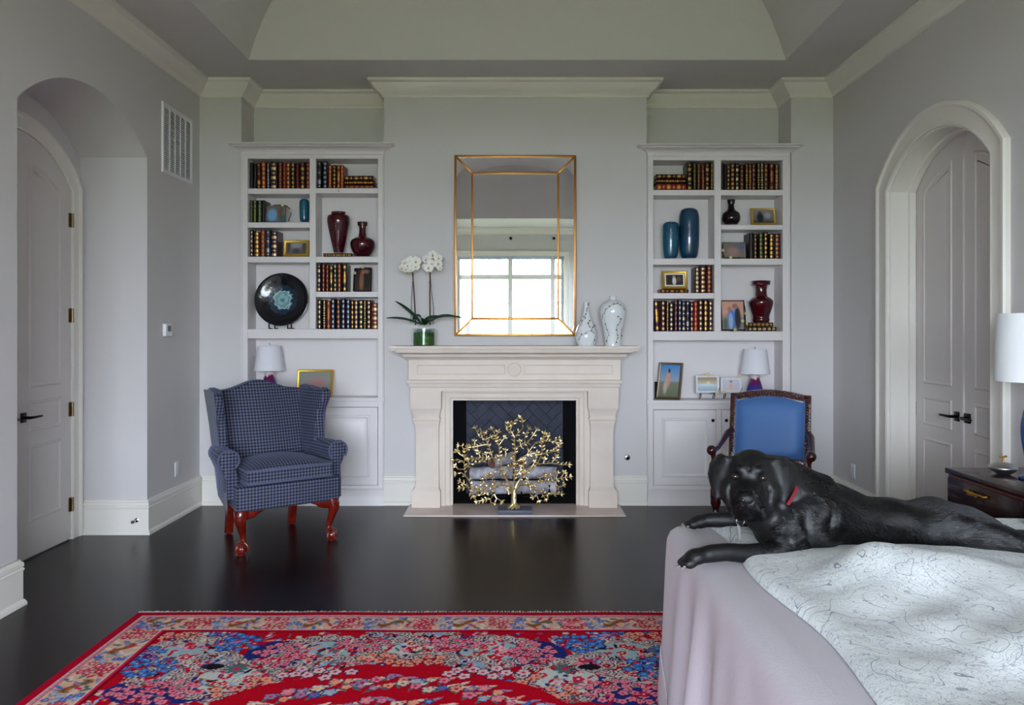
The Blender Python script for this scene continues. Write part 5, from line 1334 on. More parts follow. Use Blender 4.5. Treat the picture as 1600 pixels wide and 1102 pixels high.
Xw = Xg+np.where(True, .018*np.sin(7*Yg+.7)*np.exp(-(Xg-QX0)/.2), 0)
d = np.minimum.reduce([Xg-QX0, QX1-Xg, Yg-QY0, QY1-Yg])
zt_ = quilt_z(Xg, Yg); ed = np.sqrt(np.clip(d/.045, 0, 1)*(2-np.clip(d/.045, 0, 1)))
zt_ = (ZT+.006)+(zt_-ZT-.006)*ed
top_ = np.stack([Xw, Yg, zt_], -1).reshape(-1, 3); bot_ = np.stack([Xw, Yg, np.full_like(Xw, ZT+.0035)], -1).reshape(-1, 3)
fs = []
for j in range(ny-1):
    for i in range(nx-1): a = j*nx+i; fs.append((a, a+1, a+1+nx, a+nx))
N = nx*ny; bd_ = [i for i in range(nx)]+[j*nx+nx-1 for j in range(1, ny)]+[(ny-1)*nx+i for i in range(nx-2, -1, -1)]+[j*nx for j in range(ny-2, 0, -1)]
vs = [tuple(v) for v in top_]+[tuple(bot_[k]) for k in bd_]
for k in range(len(bd_)): fs.append((bd_[k], N+k, N+(k+1) % len(bd_), bd_[(k+1) % len(bd_)]))
def quilt_mat():
    m = bpy.data.materials.new('white_line_drawn_quilt'); m.use_nodes = True; nt = m.node_tree; b = nt.nodes['Principled BSDF']
    tc = nt.nodes.new('ShaderNodeTexCoord'); L = nt.links.new
    def lines(scale, k, width, det, dist, loc=0):
        mp = nt.nodes.new('ShaderNodeMapping'); mp.inputs['Location'].default_value = (loc, loc, 0); mp.inputs['Scale'].default_value = (1, 1.2, .3); L(tc.outputs['Object'], mp.inputs[0])
        n = nt.nodes.new('ShaderNodeTexNoise'); n.inputs['Scale'].default_value = scale; n.inputs['Detail'].default_value = det; n.inputs['Distortion'].default_value = dist; L(mp.outputs[0], n.inputs['Vector'])
        a = nt.nodes.new('ShaderNodeMath'); a.operation = 'MULTIPLY'; a.inputs[1].default_value = k; L(n.outputs['Fac'], a.inputs[0])
        f = nt.nodes.new('ShaderNodeMath'); f.operation = 'FRACT'; L(a.outputs[0], f.inputs[0])
        s = nt.nodes.new('ShaderNodeMath'); s.operation = 'LESS_THAN'; s.inputs[1].default_value = width; L(f.outputs[0], s.inputs[0])
        return s.outputs[0], n.outputs['Fac']
    l1, n1 = lines(3.6, 12, .04, 2, .5); l2, _ = lines(10, 14, .12, 2, .9, 3.3); l3, n3 = lines(46, 6, .2, 1, .2, 7.7)
    # fine dashes only in patches
    g = nt.nodes.new('ShaderNodeMath'); g.operation = 'GREATER_THAN'; g.inputs[1].default_value = .46; L(n1, g.inputs[0])
    m3 = nt.nodes.new('ShaderNodeMath'); m3.operation = 'MULTIPLY'; L(l3, m3.inputs[0]); L(g.outputs[0], m3.inputs[1])
    lt = nt.nodes.new('ShaderNodeMath'); lt.operation = 'LESS_THAN'; lt.inputs[1].default_value = .52; L(n1, lt.inputs[0])
    m2 = nt.nodes.new('ShaderNodeMath'); m2.operation = 'MULTIPLY'; L(l2, m2.inputs[0]); L(lt.outputs[0], m2.inputs[1])
    def mixc(fac, prev, col, amt):
        q = nt.nodes.new('ShaderNodeMath'); q.operation = 'MULTIPLY'; q.inputs[1].default_value = amt; L(fac, q.inputs[0])
        mx = nt.nodes.new('ShaderNodeMix'); mx.data_type = 'RGBA'; L(q.outputs[0], mx.inputs[0])
        if prev is None: mx.inputs[6].default_value = rgb(206, 210, 209)
        else: L(prev, mx.inputs[6])
        mx.inputs[7].default_value = rgb(*col); return mx.outputs[2]
    c = mixc(m3.outputs[0], None, (140, 148, 166), .7); c = mixc(m2.outputs[0], c, (132, 140, 158), .75); c = mixc(l1, c, (100, 106, 122), .8)
    L(c, b.inputs['Base Color']); b.inputs['Roughness'].default_value = .9; b.inputs['Sheen Weight'].default_value = .2
    bn = nt.nodes.new('ShaderNodeTexNoise'); bn.inputs['Scale'].default_value = 14; bn.inputs['Detail'].default_value = 5; L(tc.outputs['Object'], bn.inputs['Vector'])
    bp = nt.nodes.new('ShaderNodeBump'); bp.inputs['Strength'].default_value = .4; bp.inputs['Distance'].default_value = .012; L(bn.outputs['Fac'], bp.inputs['Height']); L(bp.outputs[0], b.inputs['Normal'])
    return m
q_ = MB().add(vs, fs).build('quilt', quilt_mat(), None, smooth=180)
tag(q_, 'rumpled white quilt with fine grey line drawing under and before the dog', 'quilt')

# ---------------------------------------------------------------- pillows
M_PILLOW = mat('white_pillowcase', (232, 234, 238), .85, bump=(9, .4))
def pillow(label, cx, cy, rot, tilt, L=.34, Wd=.24, H=.085):
    n = 21; mb = MB(); vs = []; fs = []
    for sgn in (1, -1):
        for j in range(n):
            for i in range(n):
                u, v = -1+2*i/(n-1), -1+2*j/(n-1); k = (1-u**4)*(1-v**4)
                x = u*Wd*(1-.06*(1-v*v)*0-.05*v*v); y = v*L*(1-.05*u*u)
                vs.append((x, y, sgn*H*max(0, k)**.55))
    N = n*n
    for j in range(n-1):
        for i in range(n-1):
            a = j*n+i; fs += [(a, a+1, a+1+n, a+n), (N+a, N+a+n, N+a+1+n, N+a+1)]
    mb.add(vs, fs); o = mb.build('pillow', M_PILLOW, None, smooth=180, doubles=True)
    o.location = (cx, cy, ZT+.085); o.rotation_euler = (0, tilt, rot)
    tag(o, label, 'pillow', 'white pillows at the head of the bed'); return o
pillow('white pillow at the frame edge, beside the nightstand', 2.20, 2.66, .12, -.18)
pillow('white pillow on the camera side of the bed head', 2.3, 1.75, -.05, -.18)

# ================================================================ NIGHTSTAND, LAMP, SILVER DISH
NX0, NX1, NY0, NY1, NZ = 2.27, XR-.012, 3.40, 4.02, .776
ns = thing('nightstand', 'dark brown wooden nightstand with gilt pulls by the arched double door', 'nightstand', ((NX0+NX1)/2, (NY0+NY1)/2, 0))
M_NS = mat('espresso_wood', (34, 13, 14), .25, coat=.3, var=(7, (42, 17, 17)))
M_NSEDGE = mat('reddish_edge_wood', (92, 44, 34), .3, coat=.3)
part('top', M_NS, ns, box=(NX0-.012, NX1, NY0-.012, NY1+.012, NZ-.028, NZ), bevel=(.004, 2))
part('body', M_NSEDGE, ns, box=(NX0, NX1-.005, NY0, NY1, .13, NZ-.028), bevel=(.003, 1))
for y in (NY0+.03, NY1-.03):
    for x in (NX0+.03, NX1-.04): MB().loft([[(x+a*s_, y+b*s_, z) for a, b in ((-1, -1), (1, -1), (1, 1), (-1, 1))] for z, s_ in ((0, .016), (.13, .024))]).build('leg', M_NS, ns)
for z0, z1 in ((.60, .735), (.375, .585), (.15, .36)):
    dr = part('drawer', M_NS, ns, box=(NX0-.016, NX0+.01, NY0+.02, NY1-.02, z0, z1), bevel=(.003, 2))
    zc = (z0+z1)/2+.03 if z0 > .55 else (z0+z1)/2; yc = 3.74
    hb = MB().tube([(NX0-.016, yc-.075, zc), (NX0-.034, yc-.07, zc), (NX0-.04, yc-.03, zc+.004), (NX0-.042, yc, zc-.002), (NX0-.04, yc+.03, zc+.004), (NX0-.034, yc+.07, zc+.004), (NX0-.016, yc+.075, zc+.004)], [.006, .007, .006, .009, .006, .007, .006], 8)
    for q in range(5): hb.ball((NX0-.042, yc-.06+.03*q, zc+.006*(-1)**q), (.006, .012, .006), 6, 5)
    hb.build('handle', M_GOLD, dr, smooth=60)
bl = thing('table_lamp', 'tall lamp with white drum shade and blue base on the nightstand', 'lamp', (2.50, 3.70, NZ))
LZ0, LZ1 = 1.25, 1.577
MB().lathe([(.165, LZ0), (.155, LZ1), (.152, LZ1), (.162, LZ0)], (2.5, 3.7, 0), 48, caps=False).build('shade', mat('white_drum_shade', (236, 238, 240), .8, bump=(260, .08)), bl, smooth=40)
MB().lathe([(.152, LZ1-.01), (.004, LZ1-.01)], (2.5, 3.7, 0), 32, caps=False).build('shade_diffuser', MATS['white_drum_shade'], bl)
MB().lathe([(r, NZ+z) for r, z in smooth_prof([(.06, 0), (.062, .012), (.03, .03), (.034, .08), (.05, .18), (.054, .25), (.045, .32), (.026, .37), (.024, .39)], 4)], (2.5, 3.7, 0), 36).build('base', mat('cobalt_ceramic', (30, 60, 120), .08, coat=.5), bl, smooth=60)
MB().lathe([(.024, NZ+.388), (.026, NZ+.4), (.012, NZ+.41), (.012, LZ0+.05), (.004, LZ0+.06), (.004, LZ1+.02), (.012, LZ1+.03), (.002, LZ1+.045)], (2.5, 3.7, 0), 14).build('stem', M_CHROME, bl)
MB().ball((2.5, 3.7, 1.4), (.03, .03, .045), 14, 10).build('bulb', MATS['frosted_bulb'], bl, smooth=180)
sd_ = thing('lidded_dish', 'squat round silver dish with gilt finial on the nightstand', 'dish', (2.45, 3.85, NZ))
MB().lathe([(r, NZ+z) for r, z in smooth_prof([(.03, 0), (.034, .003), (.05, .012), (.064, .028), (.062, .038), (.045, .05), (.022, .057), (.008, .06), (.006, .062)], 4)], (2.45, 3.85, 0), 36).build('bowl_and_lid', mat('brushed_silver', (205, 205, 210), .32, 1.0), sd_, smooth=60)
fi = MB().lathe([(.006, NZ+.06), (.004, NZ+.078), (.005, NZ+.08)], (2.45, 3.85, 0), 10)
for dx in (-.012, 0, .012): fi.ball((2.45+dx, 3.85, NZ+.084+(.003 if dx else 0)), (.009, .006, .006), 8, 6)
fi.build('finial', M_GOLD, sd_, smooth=60)

# ================================================================ DOG
dog = thing('dog', 'black labrador lying on the bed facing the camera, forepaws over the foot edge', 'dog', (1.2, 2.74, ZT+.03))
HO = Vector((.8325, 2.70, .976)); HF = Vector((-.31, -.95, -.03)).normalized(); HR = Vector((-HF.y, HF.x, 0)).normalized(); HU = HR.cross(HF).normalized()
if HU.z < 0: HU = -HU
HM = Matrix((HR, HF, HU)).transposed()
def H(r, f, u): return HO+HR*(r-.06*f)+HF*f+HU*u
dm = MB()
def he_(c, rad, rot=None): dm.ball(H(*c), rad, 20, 14, rot=HM @ (rot if rot is not None else Matrix.Identity(3)))
# head
he_((0, 0, .012), (.09, .105, .09)); he_((0, .045, .03), (.07, .065, .062))
for s in (-1, 1):
    he_((s*.027, .084, .05), (.026, .026, .02)); he_((s*.056, .03, -.04), (.05, .07, .062)); he_((s*.046, .06, -.08), (.036, .06, .042))
    he_((s*.024, .15, -.058), (.028, .052, .036)); he_((s*.032, .115, -.085), (.026, .055, .034))
dm.tube([H(0, .02, -.01), H(0, .08, -.025), H(0, .13, -.035), H(0, .175, -.038), H(0, .205, -.036)], [(.078, .075), (.056, .055), (.045, .045), (.041, .04), (.028, .028)], 20)
he_((0, .11, -.098), (.032, .06, .022))
# ears: flattened lofts between front and rear edges
for s in (-1, 1):
    E = [((.04, .045, .08), (.055, -.05, .08), .022), ((.066, .046, .084), (.105, -.045, .078), .016), ((.072, .048, .05), (.142, -.025, .05), .011), ((.078, .052, .008), (.150, -.005, .012), .009), ((.086, .058, -.03), (.138, .02, -.024), .008), ((.094, .06, -.056), (.12, .042, -.054), .007), ((.1, .058, -.07), (.108, .052, -.07), .004)]
    rings = []
    for A, B, th in E:
        a, b = H(s*A[0], A[1], A[2]), H(s*B[0], B[1], B[2]); c = (a+b)/2; ax = (b-a)/2
        nn = HR*s; nn = (nn-ax.normalized()*nn.dot(ax.normalized())).normalized()
        rings.append([c+ax*math.cos(2*PI*k/12)+nn*(th*math.sin(2*PI*k/12)+.012*(1-math.cos(2*PI*k/12)**2)) for k in range(12)])
    dm.loft(rings)
# neck and throat
dm.tube([HO+Vector((.0, .03, .0)), (.92, 2.735, .945), (1.0, 2.745, .895), (1.08, 2.755, .86)], [.088, .108, .125, .13], 20)
dm.ball((.88, 2.68, .865), (.085, .09, .085), 20, 14); dm.ball((.93, 2.68, .82), (.10, .12, .10), 20, 14)
# trunk
dm.tube([(.90, 2.72, .825), (1.0, 2.74, .845), (1.12, 2.76, .83), (1.26, 2.77, .802), (1.40, 2.77, .797), (1.53, 2.765, .802), (1.62, 2.75, .788), (1.70, 2.73, .768), (1.76, 2.72, .757)],
        [(.09, .09), (.145, .128), (.15, .128), (.135, .098), (.125, .088), (.13, .09), (.115, .08), (.08, .06), (.03, .03)], 24)
dm.ball((1.03, 2.635, .83), (.11, .06, .105), 18, 12); dm.ball((1.06, 2.86, .84), (.10, .055, .10), 18, 12)
dm.ball((1.12, 2.745, .90), (.09, .07, .055), 18, 12)
# forelegs
dm.tube([(1.0, 2.66, .80), (.96, 2.62, .765), (.87, 2.585, .748), (.78, 2.56, .752), (.70, 2.54, .764), (.635, 2.53, .760), (.60, 2.528, .752)], [.062, .05, .038, .034, .031, .031, .022], 14)
dm.tube([(1.0, 2.86, .81), (.95, 2.90, .785), (.88, 2.92, .778), (.79, 2.935, .772), (.745, 2.945, .770), (.715, 2.952, .764)], [.06, .046, .036, .031, .031, .022], 14)
CLAW = []
def paw(c, d, drop):
    c, d = Vector(c), Vector(d).normalized(); sd2 = Vector((-d.y, d.x, 0)).normalized()
    dm.ball(c, (.043, .036, .027), 14, 10, rot=Matrix((d, sd2, d.cross(sd2))).transposed())
    for k, (o1, o2) in enumerate(((-.027, .026), (-.010, .040), (.010, .040), (.027, .026))):
        p = c+sd2*o1+d*o2+Vector((0, 0, -.004-drop*.5))
        dm.ball(p, (.024, .0125, .017), 12, 8, rot=Matrix((d, sd2, d.cross(sd2))).transposed())
        CLAW.append((p+d*.021+Vector((0, 0, -.004)), d))
paw((.598, 2.528, .752), (-1, -.06, -.22), .012); paw((.712, 2.952, .762), (-1, .08, -.08), .004)
# hind quarters: near thigh stretched back, lower leg and foot
dm.ball((1.53, 2.685, .795), (.14, .07, .075), 20, 14); dm.tube([(1.50, 2.70, .79), (1.60, 2.65, .79), (1.72, 2.595, .762), (1.84, 2.55, .757), (1.98, 2.52, .765), (2.08, 2.515, .765)], [.05, .066, .05, .038, .03, .026], 16)
dm.ball((2.12, 2.512, .765), (.05, .034, .025), 14, 10)
dm.tube([(1.52, 2.83, .785), (1.62, 2.88, .772), (1.72, 2.92, .755), (1.84, 2.93, .745)], [.065, .06, .042, .028], 16)
# tail
dm.tube([(1.70, 2.73, .765), (1.80, 2.72, .758), (1.92, 2.70, .755), (2.04, 2.70, .752), (2.14, 2.71, .75)], [.04, .032, .026, .02, .011], 12)
tmp = dm.build('body', M_BLACKMETAL, dog, smooth=180)
md_ = tmp.modifiers.new('r', 'REMESH'); md_.mode = 'VOXEL'; md_.voxel_size = .0058
ms_ = tmp.modifiers.new('s', 'SMOOTH'); ms_.factor = .5; ms_.iterations = 5
bpy.context.view_layer.update()
ev = tmp.evaluated_get(bpy.context.evaluated_depsgraph_get()); me2 = bpy.data.meshes.new_from_object(ev)
tmp.modifiers.clear(); tmp.data = me2; me2.name = 'body'
# extra smoothing on the trunk, light on the face
nvv = len(me2.vertices); co = np.empty(nvv*3); me2.vertices.foreach_get('co', co); co = co.reshape(-1, 3)
eg = np.empty(len(me2.edges)*2, dtype=np.int32); me2.edges.foreach_get('vertices', eg); eg = eg.reshape(-1, 2)
deg = np.bincount(eg.ravel(), minlength=nvv).astype(float)[:, None]
wgt = np.clip((co[:, :1]+1.2-.97)/.1, 0, 1)
hdist = np.linalg.norm(co+np.array(ORG[dog.name])-np.array(HO+HF*.08), axis=1)[:, None]
wgt = np.maximum(wgt, .35*np.clip(1-(hdist-.13)/.03, 0, 1)*(np.abs((co+np.array(ORG[dog.name])-np.array(HO)) @ np.array(HR))[:, None] < .085))
_w = co+np.array(ORG[dog.name]); lw_ = ((_w[:, 2] < .805) & (_w[:, 0] < .97) & (_w[:, 0] > np.where(_w[:, 1] < 2.75, .615, .735)))[:, None]
wgt = np.maximum(wgt, .5*lw_)
for _ in range(26):
    ac_ = np.zeros_like(co)
    for k in range(3): ac_[:, k] = np.bincount(eg[:, 0], co[eg[:, 1], k], nvv)+np.bincount(eg[:, 1], co[eg[:, 0], k], nvv)
    co = co+wgt*.6*(ac_/deg-co)
me2.vertices.foreach_set('co', co.ravel()); me2.update()
# sculpted detail: eye sockets, mouth line, brow furrows, neck folds, toe gaps
nvv = len(me2.vertices); co = np.empty(nvv*3); me2.vertices.foreach_get('co', co); co = co.reshape(-1, 3)
no = np.empty(nvv*3); me2.vertices.foreach_get('normal', no); no = no.reshape(-1, 3)
og = np.array(ORG[dog.name])
def dent(pts, rad, amt):
    global co
    pts = [np.array(p)-og for p in pts]
    best = np.full(nvv, 9.0)
    for a, b in (zip(pts[:-1], pts[1:]) if len(pts) > 1 else [(pts[0], pts[0])]):
        ab = b-a; L = ab.dot(ab)
        t = np.clip(((co-a) @ ab)/L, 0, 1) if L > 0 else np.zeros(nvv)
        best = np.minimum(best, np.linalg.norm(co-(a+t[:, None]*ab), axis=1))
    co = co-no*(amt*np.exp(-(best/rad)**2))[:, None]
EYES = [H(-.0445, .104, .026), H(.0445, .104, .026)]
for e_ in EYES: dent([e_], .014, .006)
for s in (-1, 1):
    dent([H(0, .2, -.062), H(s*.02, .19, -.072), H(s*.045, .15, -.078), H(s*.056, .10, -.085)], .006, .006)
    dent([H(s*.014, .09, .075), H(s*.02, .07, .09), H(s*.018, .04, .105)], .007, .0025)
    dent([H(s*.064, .095, .01), H(s*.066, .09, -.03), H(s*.062, .1, -.075)], .007, .009); dent([H(s*.03, .095, .066), H(s*.045, .08, .075), H(s*.06, .055, .075)], .006, .004)
    dent([H(s*.045, .14, -.02), H(s*.055, .11, -.02), H(s*.05, .1, -.0)], .008, .004)
    dent([H(s*.022, .122, .05), H(s*.036, .118, .05), H(s*.056, .104, .038)], .008, -.003)
    dent([H(s*.034, .122, .014), H(s*.046, .116, .010), H(s*.058, .105, .014)], .005, -.003)
dent([H(0, .205, -.05), H(0, .2, -.075)], .005, .004); dent([H(0, .105, .05), H(0, .09, .075), H(0, .05, .1)], .006, .0065)
for a, b, c in (((.97, 2.60, .96), (.99, 2.585, .90), (.98, 2.57, .84)), ((1.06, 2.62, .97), (1.08, 2.60, .91), (1.07, 2.58, .85)), ((.90, 2.60, .90), (.93, 2.58, .84), (.92, 2.56, .80))): dent([a, b, c], .016, .009)
rr2 = np.random.RandomState(4)
w_ = co+og
lum = .006*np.sin(17*w_[:, 0]+3*np.sin(15*w_[:, 2]))*np.sin(19*w_[:, 2]+2*np.sin(11*w_[:, 0]))+.002*np.sin(47*w_[:, 0]+21*w_[:, 2])
lum *= np.clip((w_[:, 0]-.98)/.1, 0, 1)
co = co+no*lum[:, None]
me2.vertices.foreach_set('co', co.ravel()); me2.update()
me2.polygons.foreach_set('use_smooth', [True]*len(me2.polygons))
def fur_mat():
    m = bpy.data.materials.new('black_fur'); m.use_nodes = True; nt = m.node_tree; b = nt.nodes['Principled BSDF']; L = nt.links.new
    b.inputs['Base Color'].default_value = rgb(8, 8, 10); b.inputs['Roughness'].default_value = .52; b.inputs['Specular IOR Level'].default_value = .45
    b.inputs['Sheen Weight'].default_value = .0
    tc = nt.nodes.new('ShaderNodeTexCoord')
    n1 = nt.nodes.new('ShaderNodeTexNoise'); n1.inputs['Scale'].default_value = 90; n1.inputs['Detail'].default_value = 3; mp = nt.nodes.new('ShaderNodeMapping'); mp.inputs['Scale'].default_value = (.35, 1, 1.4); mp.inputs['Rotation'].default_value = (0, .5, 0); L(tc.outputs['Object'], mp.inputs[0]); L(mp.outputs[0], n1.inputs['Vector'])
    n2 = nt.nodes.new('ShaderNodeTexNoise'); n2.inputs['Scale'].default_value = 17; n2.inputs['Detail'].default_value = 3; n2.inputs['Distortion'].default_value = .8; mp2 = nt.nodes.new('ShaderNodeMapping'); mp2.inputs['Scale'].default_value = (.7, 1, 1.2); L(tc.outputs['Object'], mp2.inputs[0]); L(mp2.outputs[0], n2.inputs['Vector'])
    # the big undulation lies on the trunk and neck, not the face
    b1 = nt.nodes.new('ShaderNodeBump'); b1.inputs['Strength'].default_value = .55; b1.inputs['Distance'].default_value = .02
    sx = nt.nodes.new('ShaderNodeSeparateXYZ'); L(tc.outputs['Object'], sx.inputs[0]); mr = nt.nodes.new('ShaderNodeMapRange'); mr.inputs[1].default_value = -.28; mr.inputs[2].default_value = -.12; L(sx.outputs[0], mr.inputs[0])
    mu = nt.nodes.new('ShaderNodeMath'); mu.operation = 'MULTIPLY'; L(n2.outputs['Fac'], mu.inputs[0]); L(mr.outputs[0], mu.inputs[1]); L(mu.outputs[0], b1.inputs['Height'])
    b2 = nt.nodes.new('ShaderNodeBump'); b2.inputs['Strength'].default_value = .3; b2.inputs['Distance'].default_value = .003; L(n1.outputs['Fac'], b2.inputs['Height']); L(b1.outputs[0], b2.inputs['Normal'])
    L(b2.outputs[0], b.inputs['Normal']); return m
me2.materials.clear(); me2.materials.append(fur_mat())
# short coat: strands laid along the lie of the hair
def grow_fur(nst):
    me2.calc_loop_triangles(); nt_ = len(me2.loop_triangles)
    tv = np.empty(nt_*3, dtype=np.int32); me2.loop_triangles.foreach_get('vertices', tv); tv = tv.reshape(-1, 3)
    nn = np.empty(nvv*3); me2.vertices.foreach_get('normal', nn); nn = nn.reshape(-1, 3)
    P3 = co[tv]; ar = np.linalg.norm(np.cross(P3[:, 1]-P3[:, 0], P3[:, 2]-P3[:, 0]), axis=1)
    ar = ar*np.where(P3[:, 0, 2]+og[2] < .735, .02, 1)
    bare = np.minimum.reduce([np.linalg.norm(P3[:, 0]+og-np.array(q), axis=1)/r for q, r in ((H(0, .205, -.022), .024), (EYES[0], .013), (EYES[1], .013))])
    ar = ar*(bare > 1)
    rs = np.random.RandomState(8); ti = rs.choice(nt_, nst, p=ar/ar.sum())
    u = rs.rand(nst, 1); v = rs.rand(nst, 1); fl_ = u+v > 1; u = np.where(fl_, 1-u, u); v = np.where(fl_, 1-v, v)
    P = P3[ti, 0]*(1-u-v)+P3[ti, 1]*u+P3[ti, 2]*v; Nn_ = nn[tv[ti]].mean(1); Nn_ /= np.linalg.norm(Nn_, axis=1)[:, None]
    Wd_ = P+og; nose = np.array(H(0, .21, -.02)); ho = np.array(HO)
    hd = np.linalg.norm(Wd_-ho, axis=1); fw_ = (Wd_-ho) @ np.array(HF)
    head = np.clip(1-(hd-.13)/.06, 0, 1)*np.clip((fw_+.06)/.05, 0, 1)
    headflow = Wd_-nose; headflow /= np.linalg.norm(headflow, axis=1)[:, None]+1e-6
    headflow[:, 2] -= .45*np.clip(np.abs((Wd_-ho) @ np.array(HR))/.1, 0, 1)
    leg = np.clip((.86-Wd_[:, 0])/.06, 0, 1)*np.clip((.83-Wd_[:, 2])/.03, 0, 1)
    wav = np.sin(9*Wd_[:, 0]+4*np.sin(7*Wd_[:, 2])+3*Wd_[:, 1])
    body = np.stack([.9+0*wav, .5*np.sin(13*Wd_[:, 2]+8*Wd_[:, 0]), -.35+.9*wav], 1)
    flow = body*(1-head-leg).clip(0, 1)[:, None]+headflow*head[:, None]+np.array([-1, 0, -.25])*leg[:, None]
    flow += rs.randn(nst, 3)*.08
    T = flow-Nn_*(flow*Nn_).sum(1)[:, None]; T /= np.linalg.norm(T, axis=1)[:, None]+1e-6
    Ln = (.015*(1-head)*(1-leg)+.006*head+.007*leg)*(.75+.5*rs.rand(nst)); lift = .22-.1*head-.08*leg
    pts = np.zeros((nst, 4, 3))
    for k in range(4):
        t = k/3; pts[:, k] = P-Nn_*.001+T*(Ln*t)[:, None]+Nn_*(Ln*lift*(t-.45*t*t))[:, None]
    hc = bpy.data.hair_curves.new('fur'); hc.add_curves([4]*nst)
    hc.attributes['position'].data.foreach_set('vector', pts.astype(np.float32).ravel())
    ra = hc.attributes.get('radius') or hc.attributes.new('radius', 'FLOAT', 'POINT')
    ra.data.foreach_set('value', np.tile(np.array([.00042, .0004, .0003, .0001], dtype=np.float32), nst))
    m = bpy.data.materials.new('black_coat'); m.use_nodes = True; nt = m.node_tree; nt.nodes.remove(nt.nodes['Principled BSDF'])
    hb_ = nt.nodes.new('ShaderNodeBsdfHairPrincipled'); hb_.parametrization = 'COLOR'; hb_.inputs['Color'].default_value = rgb(6, 6, 8); hb_.inputs['Roughness'].default_value = .1; hb_.inputs['Radial Roughness'].default_value = .1; hb_.inputs['IOR'].default_value = 1.43
    nt.links.new(hb_.outputs[0], nt.nodes['Material Output'].inputs[0])
    hc.materials.append(m); o = bpy.data.objects.new('fur', hc); COL.objects.link(o); o.parent = dog; o['kind'] = 'stuff'
    return o
grow_fur(130000)
M_EYE = mat('brown_eye', (30, 18, 14), .12, coat=.6); M_PUPIL = mat('pupil', (6, 5, 5), .03, coat=1.0)
M_NOSE = mat('wet_black_nose', (20, 19, 22), .4, bump=(220, .3))
for e_ in EYES:
    c = e_-HF*.003
    eo = MB().ball(c, (.0138, .0138, .0125), 18, 12).build('eye', M_EYE, dog, smooth=180)
    MB().ball(c+HF*.0122+HU*.0005, (.0064, .0024, .0064), 12, 8, rot=HM).build('pupil', M_PUPIL, eo, smooth=180)
nz_ = MB().ball(H(0, .205, -.024), (.024, .015, .018), 18, 12, rot=HM)
nz_.build('nose', M_NOSE, dog, smooth=180)
for s in (-1, 1): MB().ball(H(s*.0095, .2175, -.026), (.0052, .003, .0045), 10, 8, rot=HM).build('nostril', M_PUPIL, dog, smooth=180)
for p, d_ in CLAW: MB().tube([p-d_*.006, p+d_*.004, p+d_*.009-Vector((0, 0, .005))], [.004, .0035, .001], 8).build('claw', mat('claw_horn', (120, 110, 110), .35), dog, smooth=60)
# collar with ring and tag
cc = Vector((.918, 2.73, .915)); ax = Vector((.72, .12, -.55)).normalized(); e1 = ax.orthogonal().normalized(); e2 = ax.cross(e1)
col_ = MB(); ringp = [cc+(e1*math.cos(2*PI*i/40)+e2*math.sin(2*PI*i/40))*.116 for i in range(41)]
cr2 = []
for i in range(40):
    rad_ = (ringp[i]-cc).normalized()
    cr2.append([ringp[i]+ax*.006, ringp[i]+ax*.006+rad_*.003, ringp[i]-ax*.006+rad_*.003, ringp[i]-ax*.006])
cr2.append(cr2[0]); col_.loft(cr2, True, False, False)
cobj = col_.build('collar', mat('red_collar', (112, 16, 28), .6), dog, smooth=40)
tp_ = W(1157, 815, 2.57)
tr_ = MB(); tr_.tube([tp_+Vector((.0135*math.cos(2*PI*i/20), 0, .0135*math.sin(2*PI*i/20))) for i in range(21)], .0026, 6, caps=False)
tr_.tube([tp_+Vector((.012*.3, 0, .011)), tp_+Vector((-.006, .004, .028)), tp_+Vector((.006, .03, .05))], .002, 6)
tr_.build('tag_ring', M_CHROME, cobj, smooth=60)
MB().obox(tp_+Vector((-.004, 0, -.038)), (.0055, 0, .0), (0, .0014, 0), (-.003, 0, .024)).build('tag', M_CHROME, cobj, bevel=(.001, 1))
# ================================================================ RUG
RX0, RX1, RY0, RY1 = -1.985, .985, 0.02, 4.045
RC = (RX0+RX1)/2; RCY = (RY0+RY1)/2; HWd = (RX1-RX0)/2; HL = (RY1-RY0)/2
PX = .004
gx = np.arange(-HWd, HWd+1e-6, PX); gy = np.arange(0, HL+1e-6, PX)      # one half, mirrored in Y
cvs = np.zeros((len(gy), len(gx), 3)); U, V = np.meshgrid(gx, gy)        # V: distance from rug centre towards the far end
def C3(c): return np.array([lin(c[0]), lin(c[1]), lin(c[2])])
RED, DRED, NAVY, BLUE, SKY, PINK, ROSE, PEACH, CREAM, GREY, GOLDB, TEAL, DARK, LILAC = (186, 4, 30), (134, 4, 24), (34, 44, 116), (60, 116, 196), (146, 182, 214), (232, 132, 152), (206, 34, 76), (236, 158, 128), (222, 204, 186), (168, 170, 172), (158, 104, 66), (76, 110, 112), (34, 22, 36), (158, 130, 170)
cvs[:] = C3(RED)
def region(u, v, r):
    i0, i1 = np.searchsorted(gx, [u-r, u+r]); j0, j1 = np.searchsorted(gy, [v-r, v+r]); return slice(max(j0, 0), j1), slice(max(i0, 0), i1)
def put(mask_fn, u, v, r, col):
    s = region(u, v, r); du, dv = U[s]-u, V[s]-v
    if du.size == 0: return
    m = mask_fn(du, dv); sub = cvs[s]; sub[m] = C3(col)
def disc(u, v, r, col, ry=None): ry = ry or r; put(lambda a, b: (a/r)**2+(b/ry)**2 < 1, u, v, max(r, ry), col)
def rosette(u, v, r, col, mid, n=5, edge=None, ph=0.0):
    def f(k): return lambda a, b: np.hypot(a, b) < k*r*(.62+.38*np.abs(np.cos(n/2*(np.arctan2(b, a)+ph))))
    if edge: put(f(1.22), u, v, r*1.25, edge)
    put(f(1), u, v, r, col); disc(u, v, r*.3, mid)
def leafp(u, v, L, w, ang, col):
    ca, sa = math.cos(ang), math.sin(ang)
    put(lambda a, b: np.abs(-a*sa+b*ca) < w*np.clip(1-((a*ca+b*sa)/L)**2, 0, 1), u, v, L, col)
